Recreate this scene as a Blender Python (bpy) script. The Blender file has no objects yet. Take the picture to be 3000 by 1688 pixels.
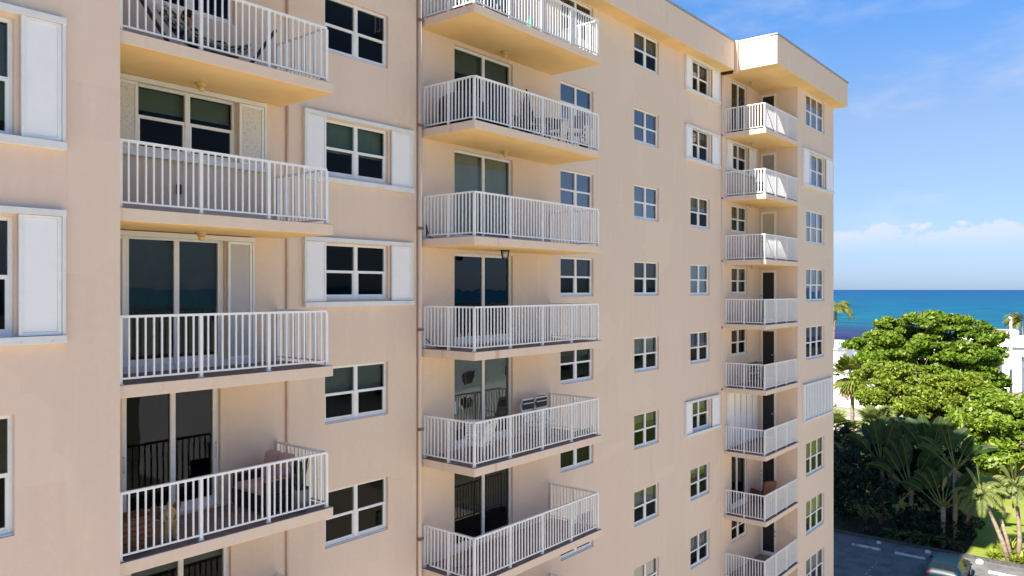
import bpy, bmesh, math, random
import numpy as np
from mathutils import Vector, Matrix
random.seed(7); np.random.seed(7)
R = math.radians
SC = bpy.context.scene
COL = SC.collection
H = 17.6            # the camera hovers 17.6 m above the car park; heights below are written relative to it

# ------------------------------------------------------------------ camera
cam = bpy.data.cameras.new('camera')
cam.sensor_width = 36.0
cam.lens = 27.04
cam.shift_y = 0.00157
cam.clip_start = 0.1
cam.clip_end = 120000
co = bpy.data.objects.new('camera', cam); COL.objects.link(co)
co.location = (0, 0, H)
co.rotation_euler = (R(90), 0, R(39.4 - 90))
SC.camera = co

# ------------------------------------------------------------------ sky, sun, exposure
SUN = Vector((-1.12, 0.1185, 1.0)).normalized()
SUN_EL = math.asin(SUN.z)
SUN_AZ = math.atan2(SUN.x, SUN.y)
SC.view_settings.view_transform = 'Standard'
SC.view_settings.look = 'None'
SC.view_settings.exposure = 1.32
SC.view_settings.gamma = 1.0
SC.view_settings.use_curve_mapping = False

world = bpy.data.worlds.new('World'); SC.world = world
world.use_nodes = True
nt = world.node_tree; N = nt.nodes; L = nt.links
N.clear()
def wn(t, **kw):
    n = N.new(t)
    for k, v in kw.items(): setattr(n, k, v)
    return n
def wmath(op, a, b=None, c=None):
    n = wn('ShaderNodeMath', operation=op)
    for i, v in enumerate((a, b, c)):
        if v is None: continue
        if isinstance(v, (int, float)): n.inputs[i].default_value = v
        else: L.new(v, n.inputs[i])
    return n.outputs[0]
sky = wn('ShaderNodeTexSky', sky_type='NISHITA')
sky.sun_disc = False
sky.sun_elevation = SUN_EL
sky.sun_rotation = SUN_AZ
sky.altitude = 0; sky.air_density = 1.0; sky.dust_density = 0.25; sky.ozone_density = 2.2
tc = wn('ShaderNodeTexCoord')
sp = wn('ShaderNodeSeparateXYZ'); L.new(tc.outputs['Generated'], sp.inputs[0])
az = wmath('ARCTAN2', sp.outputs[1], sp.outputs[0])
el = wmath('ARCSINE', sp.outputs[2])
def wnoise(su, sv, scale, det, off, rough=0.55):
    cx = wn('ShaderNodeCombineXYZ')
    L.new(wmath('MULTIPLY', az, su), cx.inputs[0]); L.new(wmath('MULTIPLY', el, sv), cx.inputs[1])
    cx.inputs[2].default_value = off
    t = wn('ShaderNodeTexNoise'); t.inputs['Scale'].default_value = scale
    t.inputs['Detail'].default_value = det; t.inputs['Roughness'].default_value = rough
    L.new(cx.outputs[0], t.inputs['Vector']); return t.outputs[0]
def wstep(x, a, b):
    n = wn('ShaderNodeMapRange', interpolation_type='SMOOTHSTEP')
    L.new(x, n.inputs[0]); n.inputs[1].default_value = a; n.inputs[2].default_value = b
    return n.outputs[0]
# cumulus bank low over the sea: billowing top edge, soft fading foot
topn = wnoise(1.0, 0.0, 9.0, 1.5, 3.1)
edge = wnoise(1.0, 1.5, 30.0, 6.0, 1.7, 0.62)
top_h = wmath('ADD', wmath('MULTIPLY', topn, 0.060), 0.044)
top_h = wmath('ADD', top_h, wmath('MULTIPLY', wmath('SUBTRACT', edge, 0.5), 0.075))
body_ = wmath('ADD', wmath('MULTIPLY', wnoise(1.0, 2.0, 14.0, 5.0, 5.5, 0.6), 0.9), 0.42)
cum = wmath('MULTIPLY', wmath('MULTIPLY', wstep(wmath('SUBTRACT', top_h, el), -0.002, 0.008), wstep(el, 0.040, 0.074)), body_)
wisp = wnoise(1.0, 2.6, 5.0, 5.0, 8.3, 0.6)
wisp = wmath('MULTIPLY', wstep(wisp, 0.47, 0.80), wmath('MULTIPLY', wstep(el, 0.03, 0.10), 0.36))
cov = wmath('MAXIMUM', wmath('MULTIPLY', cum, 0.66), wisp)
tint = wn('ShaderNodeMix', data_type='RGBA', blend_type='MULTIPLY'); tint.inputs[0].default_value = 1.0
L.new(sky.outputs[0], tint.inputs[6])
ramp = wn('ShaderNodeValToRGB'); L.new(wmath('MULTIPLY', el, 1.0), ramp.inputs[0])
re_ = ramp.color_ramp.elements
re_[0].position = 0.0; re_[0].color = (0.42, 0.59, 1.10, 1)
re_[1].position = 1.0; re_[1].color = (0.65, 1.10, 1.50, 1)
for pos, c in ((0.06, (0.63, 0.73, 1.12)), (0.19, (0.97, 0.96, 1.10)), (0.34, (0.65, 1.12, 1.59))):
    q = re_.new(pos); q.color = (*c, 1)
L.new(ramp.outputs[0], tint.inputs[7])
mx = wn('ShaderNodeMix', data_type='RGBA'); L.new(cov, mx.inputs[0])
L.new(tint.outputs[2], mx.inputs[6]); mx.inputs[7].default_value = (7.4, 7.1, 7.3, 1)
bg = wn('ShaderNodeBackground'); L.new(mx.outputs[2], bg.inputs[0]); bg.inputs[1].default_value = 0.05
wo = wn('ShaderNodeOutputWorld'); L.new(bg.outputs[0], wo.inputs[0])

sl = bpy.data.lights.new('sun', 'SUN'); sl.energy = 5.0; sl.angle = R(0.53); sl.color = (1.0, 0.95, 0.86)
so = bpy.data.objects.new('sun', sl); COL.objects.link(so)
so.rotation_euler = SUN.to_track_quat('Z', 'Y').to_euler(); so.location = (-30, 30, 80)

SC.cycles.max_bounces = 10; SC.cycles.diffuse_bounces = 5; SC.cycles.glossy_bounces = 4
SC.cycles.transparent_max_bounces = 12; SC.cycles.transmission_bounces = 4
SC.cycles.caustics_reflective = False; SC.cycles.caustics_refractive = False

# ------------------------------------------------------------------ materials
def material(name, col, rough=0.6, spec=0.4, var=0.0, scale=3.0, col2=None, bump=0.0, bscale=60.0, metal=0.0,
             stretch=None, island=None, transl=0.0, coat=0.0, lo=0.35, hi=0.65):
    m = bpy.data.materials.new(name); m.use_nodes = True
    t = m.node_tree; n = t.nodes; l = t.links
    p = n['Principled BSDF']
    p.inputs['Base Color'].default_value = (*col, 1); p.inputs['Roughness'].default_value = rough
    p.inputs['Specular IOR Level'].default_value = spec; p.inputs['Metallic'].default_value = metal
    p.inputs['Coat Weight'].default_value = coat; p.inputs['Coat Roughness'].default_value = 0.06
    cout = None
    if var or col2 or bump:
        geo = n.new('ShaderNodeNewGeometry')
        mp = n.new('ShaderNodeMapping'); l.new(geo.outputs['Position'], mp.inputs[0])
        if stretch: mp.inputs['Scale'].default_value = stretch
    if var or col2:
        if col2 is None: col2 = tuple(c * (1 - var) for c in col)
        tx = n.new('ShaderNodeTexNoise'); tx.inputs['Scale'].default_value = scale; tx.inputs['Detail'].default_value = 6
        tx.inputs['Roughness'].default_value = 0.6
        l.new(mp.outputs[0], tx.inputs['Vector'])
        mr = n.new('ShaderNodeMapRange'); l.new(tx.outputs[0], mr.inputs[0]); mr.inputs[1].default_value = lo; mr.inputs[2].default_value = hi
        mx = n.new('ShaderNodeMix'); mx.data_type = 'RGBA'; l.new(mr.outputs[0], mx.inputs[0])
        mx.inputs[6].default_value = (*col, 1); mx.inputs[7].default_value = (*col2, 1)
        cout = mx.outputs[2]
    if island:
        geo2 = n.new('ShaderNodeNewGeometry')
        cr = n.new('ShaderNodeValToRGB'); l.new(geo2.outputs['Random Per Island'], cr.inputs[0])
        e = cr.color_ramp.elements
        e[0].color = (*col, 1); e[1].color = (*island[-1], 1)
        for i, c in enumerate(island[:-1]):
            x = e.new((i + 1) / len(island)); x.color = (*c, 1)
        cout = cr.outputs[0]
    if cout: l.new(cout, p.inputs['Base Color'])
    if bump:
        bt = n.new('ShaderNodeTexNoise'); bt.inputs['Scale'].default_value = bscale; bt.inputs['Detail'].default_value = 4
        l.new(mp.outputs[0], bt.inputs['Vector'])
        b = n.new('ShaderNodeBump'); b.inputs['Strength'].default_value = bump; b.inputs['Distance'].default_value = 0.02
        l.new(bt.outputs[0], b.inputs['Height']); l.new(b.outputs[0], p.inputs['Normal'])
    if transl:
        tr = n.new('ShaderNodeBsdfTranslucent'); tr.inputs[0].default_value = (*[min(1, c * 1.3) for c in col], 1)
        if cout: l.new(cout, tr.inputs[0])
        ms = n.new('ShaderNodeMixShader'); ms.inputs[0].default_value = transl
        l.new(p.outputs[0], ms.inputs[1]); l.new(tr.outputs[0], ms.inputs[2])
        l.new(ms.outputs[0], n['Material Output'].inputs[0])
    return m

def stucco(name, col, pink, stain, rust=False):
    """painted stucco: big soft colour drift, faint vertical rain streaks, pale repair smears, fine grain"""
    m = bpy.data.materials.new(name); m.use_nodes = True
    t = m.node_tree; n = t.nodes; l = t.links; p = n['Principled BSDF']
    p.inputs['Roughness'].default_value = 0.85; p.inputs['Specular IOR Level'].default_value = 0.2
    geo = n.new('ShaderNodeNewGeometry')
    def noise(sc, scale, det, a, b):
        mp = n.new('ShaderNodeMapping'); mp.inputs['Scale'].default_value = sc; l.new(geo.outputs['Position'], mp.inputs[0])
        x = n.new('ShaderNodeTexNoise'); x.inputs['Scale'].default_value = scale; x.inputs['Detail'].default_value = det
        l.new(mp.outputs[0], x.inputs['Vector'])
        r = n.new('ShaderNodeMapRange'); l.new(x.outputs[0], r.inputs[0]); r.inputs[1].default_value = a; r.inputs[2].default_value = b
        return r.outputs[0]
    def mix(f, c1, c2, k=1.0):
        mu = n.new('ShaderNodeMath'); mu.operation = 'MULTIPLY'; l.new(f, mu.inputs[0]); mu.inputs[1].default_value = k
        x = n.new('ShaderNodeMix'); x.data_type = 'RGBA'; l.new(mu.outputs[0], x.inputs[0])
        for i, c in ((6, c1), (7, c2)):
            if isinstance(c, tuple): x.inputs[i].default_value = (*c, 1)
            else: l.new(c, x.inputs[i])
        return x.outputs[2]
    c = mix(noise((1, 1, 0.6), 0.35, 3, 0.35, 0.65), col, pink)
    c = mix(noise((5, 5, 0.22), 1.0, 5, 0.52, 0.74), c, stain, 0.30)
    if rust: c = mix(noise((2.6, 2.6, 0.05), 1.0, 4, 0.66, 0.72), c, (0.50, 0.27, 0.12), 0.55)
    c = mix(noise((2.2, 2.2, 0.5), 0.9, 6, 0.60, 0.74), c, tuple(min(1, x * 1.12) for x in col), 0.5)
    c = mix(noise((1, 1, 1), 9.0, 5, 0.3, 0.75), c, tuple(x * 0.88 for x in col), 0.35)
    vo = n.new('ShaderNodeTexVoronoi'); vo.feature = 'DISTANCE_TO_EDGE'; vo.inputs['Scale'].default_value = 0.45; vo.inputs['Randomness'].default_value = 1.0
    wn_ = n.new('ShaderNodeTexNoise'); wn_.inputs['Scale'].default_value = 2.2; wn_.inputs['Detail'].default_value = 5; l.new(geo.outputs['Position'], wn_.inputs['Vector'])
    wv = n.new('ShaderNodeVectorMath'); wv.operation = 'MULTIPLY_ADD'; l.new(wn_.outputs['Color'], wv.inputs[0]); wv.inputs[1].default_value = (0.5, 0.5, 0.5); l.new(geo.outputs['Position'], wv.inputs[2])
    l.new(wv.outputs[0], vo.inputs['Vector'])
    ck = n.new('ShaderNodeMapRange'); l.new(vo.outputs['Distance'], ck.inputs[0]); ck.inputs[1].default_value = 0.006; ck.inputs[2].default_value = 0.0
    km = n.new('ShaderNodeMath'); km.operation = 'MULTIPLY'; l.new(ck.outputs[0], km.inputs[0]); l.new(noise((1, 1, 1), 0.33, 2, 0.50, 0.62), km.inputs[1])
    c = mix(km.outputs[0], c, tuple(x * 0.80 for x in col), 0.55)
    vp_ = n.new('ShaderNodeTexVoronoi'); vp_.distance = 'CHEBYCHEV'; vp_.inputs['Scale'].default_value = 0.55; l.new(geo.outputs['Position'], vp_.inputs['Vector'])
    sp_ = n.new('ShaderNodeSeparateColor'); l.new(vp_.outputs['Color'], sp_.inputs[0])
    pr_ = n.new('ShaderNodeMapRange'); l.new(sp_.outputs[0], pr_.inputs[0]); pr_.inputs[1].default_value = 0.86; pr_.inputs[2].default_value = 0.90
    c = mix(pr_.outputs[0], c, tuple(min(1, x * 1.05) for x in col), 0.45)
    l.new(c, p.inputs['Base Color'])
    bt = n.new('ShaderNodeTexNoise'); bt.inputs['Scale'].default_value = 55; bt.inputs['Detail'].default_value = 4
    l.new(geo.outputs['Position'], bt.inputs['Vector'])
    b = n.new('ShaderNodeBump'); b.inputs['Strength'].default_value = 0.35; b.inputs['Distance'].default_value = 0.008
    l.new(bt.outputs[0], b.inputs['Height']); l.new(b.outputs[0], p.inputs['Normal'])
    return m

M = {}
WALL = (0.755, 0.608, 0.468)
M['wall'] = stucco('peach_stucco', WALL, (0.765, 0.60, 0.485), (0.66, 0.53, 0.415))
M['wall_left'] = stucco('pink_peach_stucco', (0.76, 0.595, 0.475), (0.77, 0.582, 0.475), (0.66, 0.52, 0.41))
M['slab_edge'] = stucco('slab_edge_stucco', WALL, (0.775, 0.60, 0.475), (0.60, 0.47, 0.35), rust=True)
M['soffit'] = material('ochre_soffit_paint', (0.83, 0.595, 0.295), 0.85, 0.15, col2=(0.77, 0.52, 0.24), scale=1.1, bump=0.2, bscale=70)
M['deck'] = material('brown_deck_paint', (0.20, 0.165, 0.15), 0.75, 0.25, col2=(0.25, 0.215, 0.20), scale=5)
M['white'] = material('white_aluminium', (0.86, 0.86, 0.85), 0.35, 0.5, var=0.07, scale=6)
M['frame'] = material('window_frame_white', (0.83, 0.83, 0.81), 0.4, 0.5, var=0.08, scale=5)
M['greyframe'] = material('mill_aluminium', (0.42, 0.42, 0.41), 0.4, 0.5, var=0.15, scale=8)
M['panel'] = material('white_shutter_panel', (0.86, 0.86, 0.86), 0.5, 0.4, var=0.03, scale=5)
M['track'] = material('shutter_track', (0.77, 0.77, 0.75), 0.5, 0.4, col2=(0.70, 0.69, 0.66), scale=3)
M['copper'] = material('rusty_pipe_strap', (0.36, 0.17, 0.11), 0.7, 0.3, var=0.3, scale=30)
M['pipe'] = material('painted_pipe', (0.80, 0.63, 0.50), 0.85, 0.15, var=0.05, scale=6)
M['pipe_brown'] = material('brown_pipe', (0.68, 0.51, 0.38), 0.8, 0.2, var=0.15, scale=4)
M['coping'] = material('grey_metal_coping', (0.30, 0.32, 0.36), 0.5, 0.5, var=0.15, scale=4)
M['dark'] = material('black_gap', (0.05, 0.035, 0.025), 0.9, 0.1)
M['gap'] = material('rotted_joint', (0.10, 0.055, 0.03), 0.9, 0.1, col2=(0.02, 0.015, 0.01), scale=12)
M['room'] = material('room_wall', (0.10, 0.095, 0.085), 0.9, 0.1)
M['roof'] = material('roof_gravel', (0.45, 0.44, 0.42), 0.9, 0.1, var=0.2, scale=8)
M['black'] = material('black_plastic', (0.02, 0.02, 0.024), 0.5, 0.4)
M['blackdoor'] = material('black_door_screen', (0.014, 0.015, 0.017), 0.35, 0.4)
M['iron'] = material('dark_steel', (0.03, 0.03, 0.035), 0.5, 0.5)
M['lamp'] = material('yellowed_lamp_base', (0.62, 0.45, 0.20), 0.6, 0.3, var=0.2, scale=20)
M['globe'] = material('yellowed_lamp_glass', (0.72, 0.50, 0.16), 0.25, 0.5)
M['chrome'] = material('brushed_handle', (0.6, 0.6, 0.6), 0.3, 0.5, metal=0.8)
M['wood'] = material('dark_teak', (0.13, 0.06, 0.035), 0.6, 0.3, col2=(0.08, 0.035, 0.02), scale=6, stretch=(1, 6, 6))
M['lightwood'] = material('orange_brown_wood', (0.30, 0.15, 0.08), 0.5, 0.4, var=0.3, scale=8)

def perforated(name, base, dot, scale, size, brick=False):
    m = bpy.data.materials.new(name); m.use_nodes = True
    n = m.node_tree.nodes; l = m.node_tree.links; p = n['Principled BSDF']; p.inputs['Roughness'].default_value = 0.6
    geo = n.new('ShaderNodeNewGeometry')
    mp = n.new('ShaderNodeMapping'); l.new(geo.outputs['Position'], mp.inputs[0])
    mx = n.new('ShaderNodeMix'); mx.data_type = 'RGBA'
    mx.inputs[6].default_value = (*base, 1); mx.inputs[7].default_value = (*dot, 1)
    if brick:
        mp.inputs['Rotation'].default_value = (R(90), 0, 0)
        b = n.new('ShaderNodeTexBrick'); b.inputs['Scale'].default_value = scale
        b.inputs['Color1'].default_value = (0, 0, 0, 1); b.inputs['Color2'].default_value = (0.12, 0.12, 0.12, 1)
        b.inputs['Mortar'].default_value = (1, 1, 1, 1); b.inputs['Mortar Size'].default_value = size
        b.inputs['Brick Width'].default_value = 0.5; b.inputs['Row Height'].default_value = 0.34
        l.new(mp.outputs[0], b.inputs['Vector']); l.new(b.outputs[0], mx.inputs[0])
    else:
        v = n.new('ShaderNodeTexVoronoi'); v.inputs['Scale'].default_value = scale; l.new(mp.outputs[0], v.inputs['Vector'])
        r = n.new('ShaderNodeMapRange'); l.new(v.outputs['Distance'], r.inputs[0])
        r.inputs[1].default_value = size; r.inputs[2].default_value = size * 0.6
        l.new(r.outputs[0], mx.inputs[0])
    l.new(mx.outputs[2], p.inputs['Base Color'])
    return m
M['speckle'] = perforated('pitted_shutter_panel', (0.66, 0.64, 0.57), (0.26, 0.22, 0.16), 26, 0.26)
M['weave'] = perforated('grid_shutter_panel', (0.62, 0.60, 0.58), (0.24, 0.22, 0.21), 16, 0.035, brick=True)

def glass(name, tint, ior=1.55, wav=0.012, rough=0.0, refl=1.1):
    m = bpy.data.materials.new(name); m.use_nodes = True
    n = m.node_tree.nodes; l = m.node_tree.links; n.remove(n['Principled BSDF'])
    tr = n.new('ShaderNodeBsdfTransparent'); tr.inputs[0].default_value = (*tint, 1)
    gl = n.new('ShaderNodeBsdfGlossy'); gl.inputs['Roughness'].default_value = rough
    gl.inputs[0].default_value = (0.95, 0.97, 1, 1)
    fr = n.new('ShaderNodeFresnel'); fr.inputs['IOR'].default_value = ior
    mu = n.new('ShaderNodeMath'); mu.operation = 'MULTIPLY'; mu.use_clamp = True; l.new(fr.outputs[0], mu.inputs[0]); mu.inputs[1].default_value = refl
    ms = n.new('ShaderNodeMixShader'); l.new(mu.outputs[0], ms.inputs[0]); l.new(tr.outputs[0], ms.inputs[1]); l.new(gl.outputs[0], ms.inputs[2])
    geo = n.new('ShaderNodeNewGeometry')
    t = n.new('ShaderNodeTexNoise'); t.inputs['Scale'].default_value = 1.4; t.inputs['Detail'].default_value = 2
    l.new(geo.outputs['Position'], t.inputs['Vector'])
    b = n.new('ShaderNodeBump'); b.inputs['Strength'].default_value = wav; b.inputs['Distance'].default_value = 0.15
    l.new(t.outputs[0], b.inputs['Height']); l.new(b.outputs[0], gl.inputs['Normal'])
    l.new(ms.outputs[0], n['Material Output'].inputs[0])
    return m
M['glass'] = glass('window_glass', (0.66, 0.70, 0.69), refl=0.95)
M['mirror'] = glass('mirror_film_glass', (0.25, 0.27, 0.27), ior=2.4, wav=0.02)
M['skyglass'] = glass('reflective_glass', (0.45, 0.50, 0.52), ior=2.3, wav=0.012, refl=1.1)
M['screenglass'] = glass('screened_glass', (0.46, 0.54, 0.52), refl=0.28)
M['carglass'] = material('car_glass', (0.01, 0.014, 0.016), 0.04, 0.6)
M['tintglass'] = glass('green_tint_glass', (0.30, 0.38, 0.36), refl=0.8)
SH = {  # blinds and curtains behind the glass
    'sage': material('sage_blind', (0.60, 0.64, 0.50), 0.8, 0.1, var=0.08, scale=2),
    'green': material('grey_green_blind', (0.34, 0.40, 0.33), 0.8, 0.1, var=0.1, scale=3),
    'grey': material('grey_blind', (0.34, 0.34, 0.32), 0.8, 0.1, var=0.15, scale=3),
    'brown': material('brown_screen', (0.075, 0.066, 0.062), 0.8, 0.1, var=0.2, scale=4),
    'olive': material('olive_blind', (0.52, 0.49, 0.36), 0.8, 0.1, var=0.1, scale=3),
    'white': material('white_curtain', (0.62, 0.62, 0.60), 0.8, 0.1, var=0.25, scale=9, stretch=(6, 1, 0.3)),
    'blue': material('pale_blue_blind', (0.62, 0.74, 0.80), 0.7, 0.2, var=0.1, scale=3),
    'aqua': material('aqua_blind', (0.70, 0.88, 0.88), 0.7, 0.2, var=0.2, scale=2),
}

# ------------------------------------------------------------------ mesh helpers
def wloc(o):
    v = Vector((0, 0, 0))
    while o is not None:
        v = v + o.location; o = o.parent
    return v
class MB:
    def __init__(s): s.v = []; s.f = []; s.m = []; s.sm = []
    def face(s, pts, mi=0, sm=False):
        i = len(s.v); s.v += [tuple(p) for p in pts]; s.f.append(tuple(range(i, i + len(pts)))); s.m.append(mi); s.sm.append(sm)
    def box(s, x0, x1, y0, y1, z0, z1, mi=0, top=None, bot=None):
        i = len(s.v)
        s.v += [(x0, y0, z0), (x1, y0, z0), (x1, y1, z0), (x0, y1, z0), (x0, y0, z1), (x1, y0, z1), (x1, y1, z1), (x0, y1, z1)]
        for q, mm in (((0, 3, 2, 1), bot), ((4, 5, 6, 7), top), ((0, 1, 5, 4), None), ((1, 2, 6, 5), None), ((2, 3, 7, 6), None), ((3, 0, 4, 7), None)):
            s.f.append(tuple(i + a for a in q)); s.m.append(mi if mm is None else mm); s.sm.append(False)
    def obox(s, c, ax, ay, az, mi=0):
        """box from centre and three half-axis vectors"""
        c, ax, ay, az = (Vector(q) for q in (c, ax, ay, az)); i = len(s.v)
        for k in (-1, 1):
            for a, b in ((-1, -1), (1, -1), (1, 1), (-1, 1)): s.v.append(tuple(c + ax * a + ay * b + az * k))
        for q in ((0, 3, 2, 1), (4, 5, 6, 7), (0, 1, 5, 4), (1, 2, 6, 5), (2, 3, 7, 6), (3, 0, 4, 7)):
            s.f.append(tuple(i + a for a in q)); s.m.append(mi); s.sm.append(False)
    def tube(s, pts, rad, n=8, mi=0, cap=True):
        pts = [Vector(p) for p in pts]
        if not hasattr(rad, '__len__'): rad = [rad] * len(pts)
        i0 = len(s.v); u = None
        for k, p in enumerate(pts):
            d = (pts[min(k + 1, len(pts) - 1)] - pts[max(k - 1, 0)])
            if d.length < 1e-9: d = Vector((0, 0, 1))
            d.normalize()
            if u is None:
                u = d.orthogonal().normalized()
            else:
                u = u - d * u.dot(d)
                u = d.orthogonal().normalized() if u.length < 1e-6 else u.normalized()
            w = d.cross(u)
            for a in range(n):
                t = 2 * math.pi * a / n
                s.v.append(tuple(p + (u * math.cos(t) + w * math.sin(t)) * rad[k]))
        for k in range(len(pts) - 1):
            for a in range(n):
                b = (a + 1) % n
                s.f.append((i0 + k * n + a, i0 + k * n + b, i0 + (k + 1) * n + b, i0 + (k + 1) * n + a)); s.m.append(mi); s.sm.append(True)
        if cap:
            s.f.append(tuple(i0 + a for a in reversed(range(n)))); s.m.append(mi); s.sm.append(False)
            e = i0 + (len(pts) - 1) * n
            s.f.append(tuple(e + a for a in range(n))); s.m.append(mi); s.sm.append(False)
    def lathe(s, c, prof, n=16, mi=0):
        """prof: list of (radius, z) from bottom to top, around centre c"""
        i0 = len(s.v)
        for r, z in prof:
            for a in range(n):
                t = 2 * math.pi * a / n; s.v.append((c[0] + r * math.cos(t), c[1] + r * math.sin(t), c[2] + z))
        for k in range(len(prof) - 1):
            for a in range(n):
                b = (a + 1) % n
                s.f.append((i0 + k * n + a, i0 + k * n + b, i0 + (k + 1) * n + b, i0 + (k + 1) * n + a)); s.m.append(mi); s.sm.append(True)
        s.f.append(tuple(i0 + a for a in reversed(range(n)))); s.m.append(mi); s.sm.append(False)
        e = i0 + (len(prof) - 1) * n; s.f.append(tuple(e + a for a in range(n))); s.m.append(mi); s.sm.append(False)
    def ball(s, c, r, n=10, k=7, mi=0):
        if not hasattr(r, '__len__'): r = (r, r, r)
        i0 = len(s.v)
        for j in range(k + 1):
            ph = math.pi * (j / k - 0.5); q = max(math.cos(ph), 0.02)
            for a in range(n):
                t = 2 * math.pi * a / n
                s.v.append((c[0] + r[0] * q * math.cos(t), c[1] + r[1] * q * math.sin(t), c[2] + r[2] * math.sin(ph)))
        for j in range(k):
            for a in range(n):
                b = (a + 1) % n
                s.f.append((i0 + j * n + a, i0 + j * n + b, i0 + (j + 1) * n + b, i0 + (j + 1) * n + a)); s.m.append(mi); s.sm.append(True)
    def build(s, name, mats, parent=None, world_z=True, bevel=0.0, rel=False):
        """links ONE mesh object. Coordinates are world (camera-relative heights) unless rel=True (parent's own space)"""
        me = bpy.data.meshes.new(name)
        off = Vector((0, 0, 0))
        if not rel:
            off = Vector((0, 0, H))
            if parent is not None: off = off - wloc(parent)
        me.from_pydata([(a + off.x, b + off.y, c + off.z) for a, b, c in s.v], [], s.f)
        if not isinstance(mats, (list, tuple)): mats = [mats]
        for m in mats: me.materials.append(M[m] if isinstance(m, str) else m)
        me.polygons.foreach_set('material_index', s.m)
        me.polygons.foreach_set('use_smooth', s.sm)
        me.update()
        o = bpy.data.objects.new(name, me); COL.objects.link(o)
        if parent is not None: o.parent = parent
        if bevel:
            b = o.modifiers.new('bevel', 'BEVEL'); b.width = bevel; b.segments = 2; b.limit_method = 'ANGLE'
        return o
def tag(o, label, cat, group=None):
    o['label'] = label; o['category'] = cat
    if group: o['group'] = group
    return o
def thing(name, label, cat, loc, rz=0.0, group=None):
    o = bpy.data.objects.new(name, None); COL.objects.link(o); o.empty_display_size = 0.3
    o.location = (loc[0], loc[1], loc[2] + H); o.rotation_euler = (0, 0, rz)
    return tag(o, label, cat, group)
def struct(o, kind='structure'):
    o['kind'] = kind; return o
def dup(root, loc, rz, label, group=None):
    r = root.copy(); COL.objects.link(r); r.location = (loc[0], loc[1], loc[2] + H); r.rotation_euler = (0, 0, rz); r['label'] = label
    if group: r['group'] = group
    for ch in root.children:
        c = ch.copy(); COL.objects.link(c); c.parent = r
        for g in ch.children:
            d = g.copy(); COL.objects.link(d); d.parent = c
    return r
def np_mesh(name, verts, quads, mat, parent=None, rel=False):
    me = bpy.data.meshes.new(name)
    v = np.asarray(verts, dtype=np.float64).copy(); q = np.asarray(quads, dtype=np.int32)
    if not rel:
        v[:, 2] += H
        if parent is not None: v -= np.array(wloc(parent))
    me.vertices.add(len(v)); me.vertices.foreach_set('co', v.astype(np.float32).ravel())
    k = q.shape[1]
    me.loops.add(q.size); me.loops.foreach_set('vertex_index', q.ravel())
    me.polygons.add(len(q)); me.polygons.foreach_set('loop_start', np.arange(0, q.size, k, dtype=np.int32))
    me.polygons.foreach_set('loop_total', np.full(len(q), k, dtype=np.int32))
    me.materials.append(M[mat] if isinstance(mat, str) else mat)
    me.update(calc_edges=True); me.validate()
    o = bpy.data.objects.new(name, me); COL.objects.link(o)
    if parent is not None: o.parent = parent
    return o

# ================================================================== GROUND, SEA
GZ = -17.6
def sheet(name, x0, x1, y0, y1, z, mat, n=1):
    mb = MB(); mb.face([(x0, y0, z), (x1, y0, z), (x1, y1, z), (x0, y1, z)])
    return struct(mb.build(name, mat))
M['soil'] = material('sandy_ground', (0.30, 0.26, 0.19), 0.95, 0.1, col2=(0.20, 0.21, 0.11), scale=0.25)
M['concrete'] = material('car_park_concrete', (0.20, 0.19, 0.18), 0.9, 0.15, col2=(0.105, 0.10, 0.10), scale=0.9, lo=0.42, hi=0.72, bump=0.2, bscale=30)
M['lawn'] = material('patchy_lawn', (0.22, 0.28, 0.035), 0.95, 0.1, col2=(0.36, 0.28, 0.14), scale=0.35, lo=0.48, hi=0.70, bump=0.6, bscale=40)
M['mulch'] = material('dark_mulch', (0.035, 0.03, 0.022), 0.95, 0.1, col2=(0.06, 0.05, 0.03), scale=3)
M['roadm'] = material('street_asphalt', (0.24, 0.23, 0.22), 0.9, 0.15, col2=(0.34, 0.31, 0.27), scale=0.3)
M['sand'] = material('beach_sand', (0.62, 0.54, 0.42), 0.95, 0.1, var=0.15, scale=0.5)
gb = MB(); gb.face([(-700, -900, GZ), (236, -900, GZ), (236, 900, GZ), (-700, 900, GZ)])
gb.face([(236, -900, GZ), (262, -900, GZ - 2.2), (262, 900, GZ - 2.2), (236, 900, GZ)], 1)
struct(gb.build('ground', ['soil', 'sand']))
sheet('car_park', 45, 57.9, -16, 60, GZ + 0.004, 'concrete')
M['bounce_pale'] = material('pale_warm_bounce_ground', (0.62, 0.53, 0.40), 0.9, 0.15, col2=(0.54, 0.46, 0.35), scale=0.4)
sheet('bounce_ground', -80, 44.99, -29, 40, GZ + 0.004, 'bounce_pale')  # unseen ground, made pale and warm to bounce light onto facade and soffits
sheet('lawn', 58.35, 112, -40, 60, GZ + 0.004, 'lawn')
sheet('mulch_bed', 58.4, 63.5, 9.2, 40, GZ + 0.008, 'mulch')
sheet('street', 112.2, 118.5, -200, 300, GZ + 0.008, 'roadm')
sheet('sandy_verge', 100, 112, 14, 60, GZ + 0.012, 'sand')
mb = MB(); mb.box(57.95, 58.3, -40, 40, GZ - 0.1, GZ + 0.16)
M['kerb'] = material('black_kerb', (0.06, 0.055, 0.055), 0.9, 0.2, col2=(0.12, 0.11, 0.11), scale=5)
struct(mb.build('kerb', 'kerb', bevel=0.02))
# painted bay marks
mb = MB()
for yy in (16.4, 13.3, 4.0):
    mb.box(50.6, 53.4, yy - 0.05, yy + 0.05, GZ + 0.006, GZ + 0.008)
mb.box(50.5, 50.6, 12.9, 13.7, GZ + 0.006, GZ + 0.008)
M['paintline'] = material('worn_white_paint', (0.40, 0.39, 0.38), 0.8, 0.2, col2=(0.16, 0.155, 0.15), scale=3, lo=0.42, hi=0.55)
struct(mb.build('bay_markings', 'paintline'))

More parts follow.
